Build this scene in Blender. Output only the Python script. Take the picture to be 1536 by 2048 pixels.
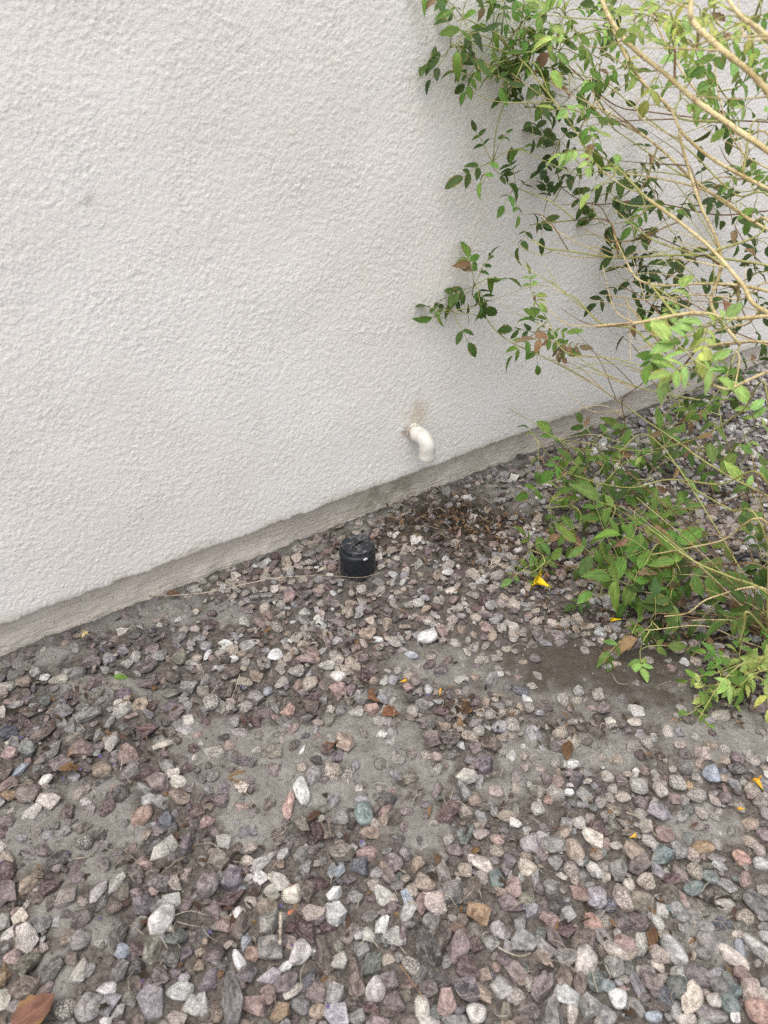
import bpy, bmesh, math, random
import numpy as np
from mathutils import Vector, Matrix, Euler, Quaternion

for o in list(bpy.data.objects): bpy.data.objects.remove(o, do_unlink=True)
scene = bpy.context.scene
COL = scene.collection
rnd = random.Random(11)
rng = np.random.default_rng(5)

# ---------------------------------------------------------------- camera
F, PITCH, H = 1538.0, math.radians(35), 1.12          # focal length in photo pixels, tilt, height of the lens
cam = bpy.data.cameras.new('camera')
cam.sensor_fit = 'VERTICAL'; cam.sensor_height = 36.0; cam.lens = F/2048*36
cam.clip_start = 0.02; cam.clip_end = 400
cam.dof.use_dof = True; cam.dof.focus_distance = 1.75; cam.dof.aperture_fstop = 5.6
camo = bpy.data.objects.new('camera', cam); COL.objects.link(camo)
camo.location = (0, 0, H); camo.rotation_euler = (math.radians(90)-PITCH, 0, 0)
scene.camera = camo

# ---------------------------------------------------------------- sky and soft sun (open shade / thin overcast)
SUN_EL, SUN_AZ = math.radians(72), math.radians(215)   # azimuth: clockwise from +Y
world = bpy.data.worlds.new('World'); scene.world = world; world.use_nodes = True
wn, wl = world.node_tree.nodes, world.node_tree.links
sky = wn.new('ShaderNodeTexSky'); sky.sky_type = 'NISHITA'; sky.sun_disc = False
sky.sun_elevation = SUN_EL; sky.sun_rotation = SUN_AZ
sky.air_density = 1.0; sky.dust_density = 4.0; sky.ozone_density = 1.0
hs = wn.new('ShaderNodeHueSaturation'); hs.inputs['Saturation'].default_value = 0.36
wl.new(sky.outputs[0], hs.inputs['Color'])
bg = wn['Background']; bg.inputs['Strength'].default_value = 0.15
wl.new(hs.outputs[0], bg.inputs['Color'])
sun = bpy.data.lights.new('sun', 'SUN'); sun.energy = 1.1; sun.angle = math.radians(60); sun.color = (1.0, 0.95, 0.885)
suno = bpy.data.objects.new('sun', sun); COL.objects.link(suno)
sd = Vector((math.sin(SUN_AZ)*math.cos(SUN_EL), math.cos(SUN_AZ)*math.cos(SUN_EL), math.sin(SUN_EL)))
suno.rotation_euler = sd.to_track_quat('Z', 'Y').to_euler()
scene.view_settings.view_transform = 'Standard'; scene.view_settings.look = 'None'
scene.view_settings.exposure = 0.80; scene.view_settings.gamma = 1.0
scene.render.engine = 'CYCLES'
scene.cycles.use_denoising = False
scene.cycles.adaptive_threshold = 0.006
scene.cycles.max_bounces = 5; scene.cycles.diffuse_bounces = 3; scene.cycles.glossy_bounces = 2

# ---------------------------------------------------------------- from photo pixel to place
cP, sP = math.cos(PITCH), math.sin(PITCH)
def ray(x, y):
    a = (x-768)/F; b = -(y-1024)/F
    return np.array([a, cP+b*sP, -sP+b*cP])
CAM = np.array([0., 0., H])
def gnd(x, y, z=0.):
    d = ray(x, y); t = (z-H)/d[2]; return CAM+d*t, t
def at(x, y, d): return CAM+ray(x, y)*d
WA = math.atan(0.676)                                  # the wall's direction on the ground
WT = np.array([math.cos(WA), math.sin(WA), 0.]); WN = np.array([math.sin(WA), -math.cos(WA), 0.])
W0 = np.array([0., 1.592, 0.])                         # a point under the stucco face
FOOT = -0.040                                          # footing lies behind the stucco face
def walld(x, y):
    d = ray(x, y); return float(np.dot(W0-CAM, WN)/np.dot(d, WN))
def wallp(x, y):
    p = CAM+ray(x, y)*walld(x, y); return p, float(np.dot(p-W0, WT)), float(p[2])
def pix(P):                                            # arrays of world points -> photo pixels
    P = np.asarray(P, float); q = P-CAM
    dz = q[..., 1]*cP-q[..., 2]*sP; v = q[..., 1]*sP+q[..., 2]*cP
    dz = np.where(dz < 0.05, 0.05, dz)
    return 768+F*q[..., 0]/dz, 1024-F*v/dz, dz

# ---------------------------------------------------------------- helpers
def lin(c):
    c = np.asarray(c, float)/255.; return np.where(c <= .04045, c/12.92, ((c+.055)/1.055)**2.4)
def mesh_np(name, V, Q, smooth=True):
    """mesh from a vertex array and an (n,k) face array"""
    V = np.asarray(V, np.float32); Q = np.asarray(Q, np.int32); k = Q.shape[1]
    me = bpy.data.meshes.new(name)
    me.vertices.add(len(V)); me.vertices.foreach_set('co', V.ravel())
    me.loops.add(Q.size); me.loops.foreach_set('vertex_index', Q.ravel())
    me.polygons.add(len(Q)); me.polygons.foreach_set('loop_start', np.arange(0, Q.size, k, dtype=np.int32))
    me.polygons.foreach_set('loop_total', np.full(len(Q), k, np.int32))
    me.update(calc_edges=True); me.validate()
    me.polygons.foreach_set('use_smooth', np.full(len(me.polygons), smooth)); return me
def fattr(me, name, vals):
    a = me.attributes.new(name, 'FLOAT', 'POINT'); a.data.foreach_set('value', np.asarray(vals, np.float32).ravel())
def vattr(me, name, vals):
    a = me.attributes.new(name, 'FLOAT_VECTOR', 'POINT'); a.data.foreach_set('vector', np.asarray(vals, np.float32).ravel())
def cattr(me, name, vals):
    a = me.attributes.new(name, 'FLOAT_COLOR', 'POINT'); a.data.foreach_set('color', np.asarray(vals, np.float32).ravel())
def link(name, data, mat=None, parent=None):
    o = bpy.data.objects.new(name, data); COL.objects.link(o)
    if mat is not None and data is not None and len(data.materials) == 0: data.materials.append(mat)
    if parent is not None: adopt(o, parent)
    return o
def adopt(o, parent):                                  # parent has only a location (an Empty at its base) or stands at the origin
    o.parent = parent; o.matrix_parent_inverse = Matrix.Translation(-Vector(parent.get('_base', (0, 0, 0))))
def thing(name, label, cat, base=(0, 0, 0), group=None):
    o = bpy.data.objects.new(name, None); COL.objects.link(o); o.location = base
    o['_base'] = tuple(float(v) for v in base); tag(o, label, cat, group); o.empty_display_size = .02; return o
def tag(o, label, cat, group=None):
    o['label'] = label; o['category'] = cat
    if group: o['group'] = group
    return o
def grid_faces(nu, nv):
    i = np.arange(nu*nv).reshape(nv, nu)
    return np.stack([i[:-1, :-1], i[:-1, 1:], i[1:, 1:], i[1:, :-1]], -1).reshape(-1, 4)
def bandnoise(nv, nu, step, lo, hi, seed):
    """unit-variance noise with wavelengths lo..hi (metres) on a grid of the given step"""
    r = np.random.default_rng(seed); w = np.fft.rfft2(r.standard_normal((nv, nu)))
    fy = np.fft.fftfreq(nv, step)[:, None]; fx = np.fft.rfftfreq(nu, step)[None]
    f = np.hypot(fx, fy)+1e-9
    w *= np.exp(-(f*lo*.8)**2)*(1-np.exp(-(f*hi)**2))
    n = np.fft.irfft2(w, (nv, nu)); return (n/n.std()).astype(np.float32)
def catmull(pts, rad, n=5):
    P = [np.asarray(p, float) for p in pts]
    if len(P) < 3: return P, list(rad)
    E = [2*P[0]-P[1]]+P+[2*P[-1]-P[-2]]; out = []; ro = []
    for i in range(len(P)-1):
        p0, p1, p2, p3 = E[i:i+4]
        for k in range(n):
            t = k/n
            out.append(.5*((2*p1)+(-p0+p2)*t+(2*p0-5*p1+4*p2-p3)*t*t+(-p0+3*p1-3*p2+p3)*t**3))
            ro.append(rad[i]*(1-t)+rad[i+1]*t)
    out.append(P[-1]); ro.append(rad[-1]); return out, ro
class MB:
    def __init__(s): s.v = []; s.f = []
    def tube(s, pts, rad, sides=7, n=5, caps=True):
        P, R = catmull(pts, rad, n); b = len(s.v); up = np.array([0.13, .21, .97])
        for i, p in enumerate(P):
            d = P[min(i+1, len(P)-1)]-P[max(i-1, 0)]; d = d/(np.linalg.norm(d)+1e-9)
            a = np.cross(d, up); a /= np.linalg.norm(a)+1e-9; c = np.cross(a, d)
            for k in range(sides):
                t = 2*math.pi*k/sides; s.v.append(p+R[i]*(a*math.cos(t)+c*math.sin(t)))
        for i in range(len(P)-1):
            for k in range(sides):
                k2 = (k+1) % sides; s.f.append((b+i*sides+k, b+i*sides+k2, b+(i+1)*sides+k2, b+(i+1)*sides+k))
        if caps:
            s.f.append(tuple(b+k for k in range(sides))[::-1]); e = b+(len(P)-1)*sides
            s.f.append(tuple(e+k for k in range(sides)))
    def mesh(s, name, smooth=True):
        me = bpy.data.meshes.new(name); me.from_pydata([tuple(map(float, v)) for v in s.v], [], s.f); me.update()
        me.polygons.foreach_set('use_smooth', np.full(len(me.polygons), smooth)); return me
def lathe(prof, n=48):
    V = []; Fc = []
    for r, z in prof:
        for k in range(n):
            t = 2*math.pi*k/n; V.append((r*math.cos(t), r*math.sin(t), z))
    for i in range(len(prof)-1):
        for k in range(n):
            k2 = (k+1) % n; Fc.append((i*n+k, i*n+k2, (i+1)*n+k2, (i+1)*n+k))
    return V, Fc

# ---------------------------------------------------------------- node helpers
class NT:
    def __init__(s, name):
        s.m = bpy.data.materials.new(name); s.m.use_nodes = True; s.t = s.m.node_tree
        s.b = s.t.nodes['Principled BSDF']; s.out = s.t.nodes['Material Output']
        s.b.inputs['Specular IOR Level'].default_value = .25
    def n(s, typ, **kw):
        nd = s.t.nodes.new('ShaderNode'+typ)
        for k, v in kw.items(): setattr(nd, k, v)
        return nd
    def put(s, sock, v):
        if isinstance(v, bpy.types.NodeSocket): s.t.links.new(v, sock)
        elif v is not None:
            if sock.type == 'RGBA' and len(v) == 3: v = (*v, 1)
            sock.default_value = v
    def attr(s, name, out='Fac'): nd = s.n('Attribute'); nd.attribute_name = name; return nd.outputs[out]
    def noise(s, vec, scale, detail=3, rough=.55, dist=0., out='Fac'):
        nd = s.n('TexNoise'); s.put(nd.inputs['Vector'], vec); nd.inputs['Scale'].default_value = scale
        nd.inputs['Detail'].default_value = detail; nd.inputs['Roughness'].default_value = rough
        nd.inputs['Distortion'].default_value = dist; return nd.outputs[out]
    def ramp(s, v, a, b, lo=0., hi=1., smooth=True):
        nd = s.n('MapRange'); nd.interpolation_type = 'SMOOTHSTEP' if smooth else 'LINEAR'
        s.put(nd.inputs[0], v); nd.inputs[1].default_value = a; nd.inputs[2].default_value = b
        nd.inputs[3].default_value = lo; nd.inputs[4].default_value = hi; return nd.outputs[0]
    def math(s, op, a, b=0., c=None, clamp=False):
        nd = s.n('Math', operation=op, use_clamp=clamp); s.put(nd.inputs[0], a); s.put(nd.inputs[1], b)
        if c is not None: s.put(nd.inputs[2], c)
        return nd.outputs[0]
    def vmath(s, op, a, b):
        nd = s.n('VectorMath', operation=op); s.put(nd.inputs[0], a); s.put(nd.inputs[1], b); return nd.outputs[0]
    def mix(s, f, a, b, mode='MIX'):
        nd = s.n('Mix', data_type='RGBA', blend_type=mode); s.put(nd.inputs[0], f); s.put(nd.inputs[6], a); s.put(nd.inputs[7], b)
        return nd.outputs[2]
    def scale(s, c, f):                                # colour times a scalar
        nd = s.n('VectorMath', operation='SCALE'); s.put(nd.inputs[0], c); s.put(nd.inputs['Scale'], f); return nd.outputs[0]
    def bump(s, h, dist, strength=1., normal=None):
        nd = s.n('Bump'); s.put(nd.inputs['Height'], h); nd.inputs['Distance'].default_value = dist
        nd.inputs['Strength'].default_value = strength
        if normal is not None: s.put(nd.inputs['Normal'], normal)
        return nd.outputs[0]
    def done(s, color=None, rough=None, normal=None, spec=None):
        s.put(s.b.inputs['Base Color'], color); s.put(s.b.inputs['Roughness'], rough)
        s.put(s.b.inputs['Normal'], normal)
        if spec is not None: s.b.inputs['Specular IOR Level'].default_value = spec
        return s.m
    def pos(s): return s.n('NewGeometry').outputs['Position']
    def blob(s, pos, c, rx, rz=None):                  # 1 at world point c, falling to 0 at the radii
        d = s.vmath('SUBTRACT', pos, tuple(map(float, c))); rz = rz or rx
        d = s.vmath('MULTIPLY', d, (1/rx, 1/rx, 1/rz))
        nd = s.n('VectorMath', operation='LENGTH'); s.put(nd.inputs[0], d)
        return s.ramp(nd.outputs['Value'], 0.15, 1., 1., 0.)

# ---------------------------------------------------------------- materials of the wall
def mat_stucco():
    t = NT('stucco'); p = t.pos()
    big = t.noise(p, 2.2, 3); mid = t.noise(p, 14, 3)
    c = t.mix(t.ramp(big, .35, .7), lin((241, 238, 232)), lin((236, 231, 224)))
    c = t.mix(t.ramp(mid, .56, .74, 0, .25), c, lin((226, 219, 205)))
    # rust coloured run-off above the drain, dirt below it, a few scuffs
    def stain(c, x, y, r, rz, col, amt, off=0.):
        P, u, v = wallp(x, y)
        f = t.math('MULTIPLY', t.blob(p, P, r, rz), sn)
        return t.mix(t.math('MULTIPLY', f, amt), c, lin(col))
    sn = t.ramp(t.noise(p, 34, 4), .22, .55); c = stain(c, 836, 826, .050, .056, (192, 172, 140), .6)
    c = stain(c, 816, 862, .030, .022, (140, 124, 104), 1.)
    sn = t.ramp(t.noise(p, 60, 4), .3, .62)
    c = stain(c, 172, 400, .022, .016, (190, 186, 174), .7)
    # grime along the lower edge
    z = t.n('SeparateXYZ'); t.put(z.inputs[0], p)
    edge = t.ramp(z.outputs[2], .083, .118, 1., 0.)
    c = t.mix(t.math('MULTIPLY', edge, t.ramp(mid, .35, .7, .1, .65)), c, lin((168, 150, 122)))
    n = t.bump(t.noise(p, 350, 2, .6), .0011, .9)
    return t.done(c, .88, n, .2)
def mat_footing():
    t = NT('foundation_render'); p = t.pos()
    c = t.mix(t.ramp(t.noise(p, 9, 4), .3, .7), lin((238, 228, 214)), lin((226, 215, 200)))
    st = t.noise(t.vmath('MULTIPLY', p, (14, 14, 130)), 1, 3)
    c = t.mix(t.ramp(st, .5, .72, 0, .4), c, lin((200, 186, 168)))
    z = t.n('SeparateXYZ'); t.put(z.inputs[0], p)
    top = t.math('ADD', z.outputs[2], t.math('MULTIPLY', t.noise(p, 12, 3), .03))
    c = t.mix(t.ramp(top, .066, .104, 0, .6), c, lin((168, 140, 106)))  # brown stain under the lip, with the lip's shade put into the same colour
    P, _ = gnd(765, 985, .03)
    c = t.mix(t.math('MULTIPLY', t.blob(p, P, .17, .06), t.ramp(t.noise(p, 30, 4), .35, .6, .15, .6)), c, lin((124, 118, 84)))
    sp = t.noise(p, 130, 2); c = t.mix(t.ramp(sp, .68, .74, 0, .7), c, lin((92, 84, 74)))
    n = t.bump(t.math('ADD', t.noise(p, 190, 4, .6), t.math('MULTIPLY', st, 1.3)), .0034, 1.)
    return t.done(c, .92, n, .15)

# ---------------------------------------------------------------- the house wall
def build_wall():
    w = thing('house_wall', 'rough off-white stucco house wall with a recessed tan footing along the gravel', 'wall', tuple(W0))
    st = .0022
    uf = np.arange(-1.08, 2.0, st); vf = np.arange(.100, 1.14, st)
    nz = bandnoise(len(vf), len(uf), st, .0037, .0070, 1)
    nb = bandnoise(len(vf), len(uf), st, .012, .05, 2)
    patch = bandnoise(len(vf), len(uf), st, .10, .6, 3)
    amp = np.clip(1.0+.13*patch, .5, 1.5)
    grain = np.maximum(nz-.30+.07*patch, 0); h = np.minimum(grain, 2.2)+.12*nz
    h = (h*.00052+.00022*nb)*amp+.0006*bandnoise(len(vf), len(uf), st, .25, 1.2, 4)
    # coarse surround so that the wall goes on beyond the picture
    ul = np.array([-7, -4, -2.2, -1.5]); ur = np.array([2.2, 3., 5, 8.]); vt = np.array([1.35, 1.7, 2.2, 2.8])
    u = np.concatenate([ul, uf, ur]); nu = len(u)
    # profile of the lower edge: from behind, under the drip edge, round to the face
    rows = [(-.055, .0985), (-.034, .091), (-.016, .0875), (-.006, .0865), (-.0018, .0880), (-.0002, .0915), (0., .0960)]
    off = np.zeros((len(rows)+len(vf)+len(vt), nu), np.float32); vv = np.zeros_like(off)
    r0 = len(rows); c0 = len(ul)
    rag = bandnoise(2, len(uf), st, .012, .10, 7)[0]*.0011+bandnoise(2, len(uf), st, .05, .6, 8)[0]*.0013
    for k, (o_, v_) in enumerate(rows):
        off[k] = o_; vv[k] = v_
        wgt = min(1., k/2.)
        vv[k, c0:c0+len(uf)] += rag*wgt
        if k >= 3: off[k, c0:c0+len(uf)] += h[0]*(k-2)/5.+np.random.default_rng(40+k).standard_normal(len(uf))*.00022
    for j, v_ in enumerate(vf):
        vv[r0+j] = v_; fade = max(0., 1-j/12.)
        vv[r0+j, c0:c0+len(uf)] += rag*fade; off[r0+j, c0:c0+len(uf)] = h[j]
    for j, v_ in enumerate(vt): vv[r0+len(vf)+j] = v_
    P = W0+u[None, :, None]*WT+off[..., None]*WN; P[..., 2] = vv
    me = mesh_np('stucco', P.reshape(-1, 3), grid_faces(nu, off.shape[0]))
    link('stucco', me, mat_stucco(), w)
    # footing
    uf = np.concatenate([[-7, -4, -2], np.arange(-1.2, 2.4, .006), [3, 5, 8.]]); vf = np.concatenate([[-.25], np.arange(-.03, .092, .005), [.12]])
    nzf = bandnoise(len(vf), len(uf), .006, .014, .09, 9)*.0009+bandnoise(len(vf), len(uf), .006, .08, .6, 10)*.0014
    slope = (.085-vf)[:, None]*.06                      # the render thickens towards the ground
    P = W0+uf[None, :, None]*WT+((FOOT+nzf+slope)[..., None])*WN; P[..., 2] = vf[:, None]
    link('foundation', mesh_np('foundation', P.reshape(-1, 3), grid_faces(len(uf), len(vf))), mat_footing(), w)
    # the body of the wall behind both
    bm = bmesh.new(); bmesh.ops.create_cube(bm, size=1)
    for v in bm.verts:
        uu = v.co.x*14.8+.5; oo = -.19+v.co.y*.24; zz = 1.25+v.co.z*3.08
        q = W0+uu*WT+oo*WN; v.co = (q[0], q[1], zz)
    me = bpy.data.meshes.new('wall_core'); bm.to_mesh(me); bm.free(); link('wall_core', me, bpy.data.materials['stucco'], w)
build_wall()

# ---------------------------------------------------------------- ground: where is mud, where gravel, where wet soil (laid out as seen)
MUD = [(330, 1180, 60, 20, .8), (200, 1375, 95, 26, 1), (300, 1216, 150, 30, .9), (455, 1223, 60, 26, .8), (410, 1478, 80, 50, 1), (430, 1550, 70, 40, .9), (90, 1652, 110, 62, 1),
       (225, 1660, 70, 48, .9), (182, 1583, 80, 32, .9), (520, 1640, 80, 55, 1), (560, 1500, 150, 55, .9), (620, 1560, 150, 70, .8), (740, 1500, 110, 80, .95),
       (700, 1590, 90, 50, .8), (60, 1700, 80, 40, .8), (215, 1725, 60, 50, .8), (120, 1830, 50, 60, .8), (205, 1870, 45, 36, .7), (115, 1960, 36, 60, .8),
       (1180, 1350, 230, 66, 1.1), (920, 1335, 120, 40, .9), (1330, 1390, 120, 60, 1.1), (846, 1650, 46, 60, .9), (1060, 1500, 80, 60, .65), (1450, 1475, 130, 48, 1.1),
       (1190, 1505, 120, 36, .8), (1410, 1650, 90, 40, .7), (1425, 1870, 80, 55, .9), (1010, 1000, 110, 36, .6), (850, 1560, 70, 50, .6), (990, 1580, 60, 30, .5),
       (60, 1310, 110, 24, .7), (640, 1345, 40, 20, .3), (790, 1420, 40, 40, .6)]
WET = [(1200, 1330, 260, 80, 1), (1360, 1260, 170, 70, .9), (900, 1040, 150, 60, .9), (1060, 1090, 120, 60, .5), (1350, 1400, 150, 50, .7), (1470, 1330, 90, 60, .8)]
def field(L, x, y):
    s = np.zeros_like(x)
    for cx, cy, rx, ry, w in L:
        s = np.maximum(s, w*np.exp(-(((x-cx)/rx)**2+((y-cy)/ry)**2)**1.2*.9))
    return s
GX0, GX1, GY0, GY1, GS = -1.35, 1.85, .15, 3.05, .0065
gxf = np.arange(GX0, GX1, GS); gyf = np.arange(GY0, GY1, GS)
gn1 = bandnoise(len(gyf), len(gxf), GS, .25, 1.2, 21); gn2 = bandnoise(len(gyf), len(gxf), GS, .05, .3, 22); gn3 = bandnoise(len(gyf), len(gxf), GS, .014, .06, 23)
XX, YY = np.meshgrid(gxf, gyf)
PXg, PYg, _ = pix(np.stack([XX, YY, 0*XX], -1))
mudf = np.clip(field(MUD, PXg, PYg)+.13*gn2+.06*gn3, 0, 1)
wdist = (YY-1.642-.676*XX)*math.cos(WA)*-1             # metres in front of the footing
mudf = np.maximum(mudf, np.clip(1-(wdist+.02*gn2)/.075, 0, 1)*.9)
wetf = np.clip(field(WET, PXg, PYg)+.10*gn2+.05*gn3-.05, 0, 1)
GH = .0045*gn1+.0022*gn2*(1-.4*mudf)+.0011*gn3+.004*mudf
GH -= .004*np.clip(1-wdist/.05, 0, 1)+.012*np.clip(1-wdist/.22, 0, 1)+.0045*np.clip(gn1, -1, 2)*np.clip(1-wdist/.3, 0, 1)
def glook(A, x, y, dflt=0.):
    i = int((x-GX0)/GS); j = int((y-GY0)/GS)
    if 0 <= i < len(gxf) and 0 <= j < len(gyf): return float(A[j, i])
    return dflt
def mat_ground():
    t = NT('ground_soil'); p = t.pos(); mud = t.attr('mud'); wet = t.attr('wet')
    n1 = t.noise(p, 26, 4); n2 = t.noise(p, 130, 4, .65); n3 = t.noise(p, 420, 2)
    m = t.ramp(t.math('ADD', mud, t.math('MULTIPLY', t.math('SUBTRACT', n1, .5), .5)), .12, .62)
    c = t.mix(t.ramp(n2, .3, .7), lin((112, 105, 99)), lin((72, 67, 63)))
    mudc = t.mix(t.ramp(n1, .3, .7), lin((140, 138, 132)), lin((121, 118, 112)))
    mudc = t.mix(t.ramp(n2, .42, .66, 0, .55), mudc, lin((104, 101, 96)))
    mudc = t.mix(t.ramp(n3, .66, .74, 0, .55), mudc, lin((186, 182, 174)))
    c = t.mix(m, c, mudc)
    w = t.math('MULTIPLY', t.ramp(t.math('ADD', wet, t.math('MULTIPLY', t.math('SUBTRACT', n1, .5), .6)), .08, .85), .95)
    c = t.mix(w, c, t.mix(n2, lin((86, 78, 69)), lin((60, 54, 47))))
    far = t.attr('far')
    vor = t.n('TexVoronoi'); t.put(vor.inputs['Vector'], p); vor.inputs['Scale'].default_value = 42
    vc = t.mix(.75, vor.outputs['Color'], lin((128, 116, 112)))
    c = t.mix(far, c, vc)
    h = t.math('ADD', t.math('MULTIPLY', n2, 1.), t.math('MULTIPLY', n3, .35))
    h = t.math('ADD', h, t.math('MULTIPLY', n1, 1.2))
    n = t.bump(h, .0055, .9)
    return t.done(c, t.ramp(w, 0, .8, .95, .75), n, .2)
def build_ground():
    xs = np.concatenate([[-60, -25, -10, -5, -3, -2.2, -1.7], gxf, [2.1, 2.6, 3.4, 5, 10, 25, 60]])
    ys = np.concatenate([[-60, -25, -10, -4, -1.5, -.6, -.2], gyf, [3.3, 3.8, 5, 8, 14, 30, 60]])
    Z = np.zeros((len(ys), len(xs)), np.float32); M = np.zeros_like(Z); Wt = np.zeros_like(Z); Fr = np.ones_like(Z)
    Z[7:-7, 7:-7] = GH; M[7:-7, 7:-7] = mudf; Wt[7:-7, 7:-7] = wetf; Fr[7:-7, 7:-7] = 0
    X, Y = np.meshgrid(xs, ys)
    me = mesh_np('ground', np.stack([X, Y, Z], -1).reshape(-1, 3), grid_faces(len(xs), len(ys)))
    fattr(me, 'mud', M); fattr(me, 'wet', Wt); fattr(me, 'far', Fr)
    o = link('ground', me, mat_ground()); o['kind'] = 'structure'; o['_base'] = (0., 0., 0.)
    o['label'] = 'grey dried mud and dark soil bed covered in mixed gravel'
    return o
ground = build_ground()

# ---------------------------------------------------------------- gravel: stone shapes
def stone_mesh(kind, seed, light=False):
    r = random.Random(seed*7+{'a': 1, 's': 2, 'p': 3}[kind]); bm = bmesh.new()
    if kind == 'p':
        bmesh.ops.create_icosphere(bm, subdivisions=3, radius=1)
        k = [Vector((r.gauss(0, 1), r.gauss(0, 1), r.gauss(0, 1))) for _ in range(5)]; ph = [r.uniform(0, 6) for _ in range(5)]
        for v in bm.verts:
            d = v.co.normalized(); s = 1+sum(.055*math.sin(1.6*d.dot(k[i])+ph[i]) for i in range(5))
            e = (abs(d.x)**2.4+abs(d.y)**2.4+abs(d.z)**2.4)**(-1/2.4); v.co = d*s*e
    else:
        n = r.randint(9, 13) if kind == 'a' else r.randint(15, 22)
        pts = []
        while len(pts) < n:
            d = Vector((r.gauss(0, 1), r.gauss(0, 1), r.gauss(0, 1))).normalized()
            if all((d-q).length > (.62 if kind == 'a' else .42) for q in pts): pts.append(d)
        for q in pts:
            e = (abs(q.x)**3+abs(q.y)**3+abs(q.z)**3)**(-1/3) if kind == 'a' else 1.
            bm.verts.new(q*e*r.uniform(.82, 1.08))
        h = bmesh.ops.convex_hull(bm, input=bm.verts[:])
        bmesh.ops.delete(bm, geom=list({g for g in h['geom_interior']+h['geom_unused'] if isinstance(g, bmesh.types.BMVert)}), context='VERTS')
        bmesh.ops.dissolve_limit(bm, angle_limit=math.radians(14), verts=bm.verts[:], edges=bm.edges[:])
        if not (light and kind == 'a'): bmesh.ops.bevel(bm, geom=bm.edges[:]+bm.verts[:], offset=.036 if kind == 'a' else .13, segments=1 if kind == 'a' or light else 2, affect='EDGES', profile=.55, clamp_overlap=True)
        bmesh.ops.triangulate(bm, faces=bm.faces[:])
        if kind == 's': bmesh.ops.smooth_vert(bm, verts=bm.verts[:], factor=.35, use_axis_x=True, use_axis_y=True, use_axis_z=True)
        for v in bm.verts: v.co += Vector((r.gauss(0, 1), r.gauss(0, 1), r.gauss(0, 1)))*(.014 if kind == 'a' else .012)
    lo = [min(v.co[i] for v in bm.verts) for i in range(3)]; hi = [max(v.co[i] for v in bm.verts) for i in range(3)]
    for v in bm.verts:
        for i in range(3): v.co[i] = (v.co[i]-lo[i])/(hi[i]-lo[i])*2-1
    bmesh.ops.triangulate(bm, faces=bm.faces[:])
    me = bpy.data.meshes.new({'a': 'angular_stone', 's': 'worn_stone', 'p': 'pebble'}[kind]); bm.to_mesh(me); bm.free()
    me.polygons.foreach_set('use_smooth', np.full(len(me.polygons), kind != 'a'))
    V = np.array([v.co for v in me.vertices], np.float32); vattr(me, 'lp', V)
    T = np.array([p.vertices[:] for p in me.polygons], np.int32)
    return me, V, T
def grit_mesh(seed):
    r = random.Random(seed+900); bm = bmesh.new()
    for _ in range(9): bm.verts.new(Vector((r.gauss(0, 1), r.gauss(0, 1), r.gauss(0, 1))).normalized()*r.uniform(.75, 1))
    h = bmesh.ops.convex_hull(bm, input=bm.verts[:])
    bmesh.ops.delete(bm, geom=list({g for g in h['geom_interior']+h['geom_unused'] if isinstance(g, bmesh.types.BMVert)}), context='VERTS')
    me = bpy.data.meshes.new('grit'); bm.to_mesh(me); bm.free()
    return me, np.array([v.co for v in me.vertices], np.float32), np.array([p.vertices[:] for p in me.polygons], np.int32)
GRIT = [grit_mesh(i) for i in range(16)]
PROTO = {'a': [stone_mesh('a', i) for i in range(34)], 's': [stone_mesh('s', i) for i in range(20)], 'p': [stone_mesh('p', i) for i in range(12)]}
LIGHT = {'a': [stone_mesh('a', i, True) for i in range(34)], 's': [stone_mesh('s', i, True) for i in range(20)]}; LIGHT['p'] = LIGHT['s'][:12]; LIGHT['g'] = GRIT
print('tris', [np.mean([len(q[2]) for q in D[k]]) for D in (PROTO, LIGHT) for k in 'asp'])

def mat_stone(name, by_object):
    t = NT(name); oi = t.n('ObjectInfo')
    if by_object: col = oi.outputs['Color']; spk = oi.outputs['Alpha']
    else:
        a = t.n('Attribute'); a.attribute_name = 'tint'; col = a.outputs['Color']; spk = a.outputs['Alpha']
    off = t.n('CombineXYZ')
    for i, k in enumerate((91., 57., 33.)): t.put(off.inputs[i], t.math('MULTIPLY', oi.outputs['Random'], k))
    v = t.vmath('ADD', t.attr('lp', 'Vector'), off.outputs[0])
    n1 = t.noise(v, 1.1, 5, .62, .4); n2 = t.noise(v, 5.5, 4, .65); band = t.noise(t.vmath('MULTIPLY', v, (.9, 1.1, 5.)), 1.5, 3, .6, .5)
    c = t.scale(col, t.ramp(n1, .3, .72, .55, 1.3))
    c = t.scale(c, t.ramp(band, .35, .65, .72, 1.18))
    c = t.scale(c, t.ramp(n2, .3, .7, .68, 1.24))
    # pale mineral veins and worn crust
    vein = n1
    vf = t.math('MULTIPLY', t.ramp(t.math('ABSOLUTE', t.math('SUBTRACT', vein, .52)), .0, .016, 1., 0.), .38)
    c = t.mix(vf, c, lin((196, 188, 180)))
    # granite speckle
    s1 = t.noise(v, 6.5, 3, .7); s2 = t.noise(t.vmath('ADD', v, (7., 3., 9.)), 7.5, 3, .7)
    c = t.mix(t.math('MULTIPLY', spk, t.ramp(s1, .49, .62)), c, lin((206, 199, 188)))
    c = t.mix(t.math('MULTIPLY', spk, t.ramp(s2, .55, .66)), c, lin((84, 78, 74)))
    # grey dust settled in hollows of the surface
    d = t.ramp(band, .5, .72, 0, .38)
    c = t.mix(d, c, lin((146, 141, 135)))
    g = t.n('NewGeometry')
    h = t.math('ADD', n2, t.math('MULTIPLY', t.noise(v, 14, 3), .45)); h = t.math('ADD', h, t.math('MULTIPLY', n1, .5))
    return t.done(c, t.ramp(n2, .3, .7, .95, .72), t.bump(h, .0024, .85), .22)
STONE_OBJ = mat_stone('stone', True); STONE_MASS = mat_stone('gravel_stone', False)
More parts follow.
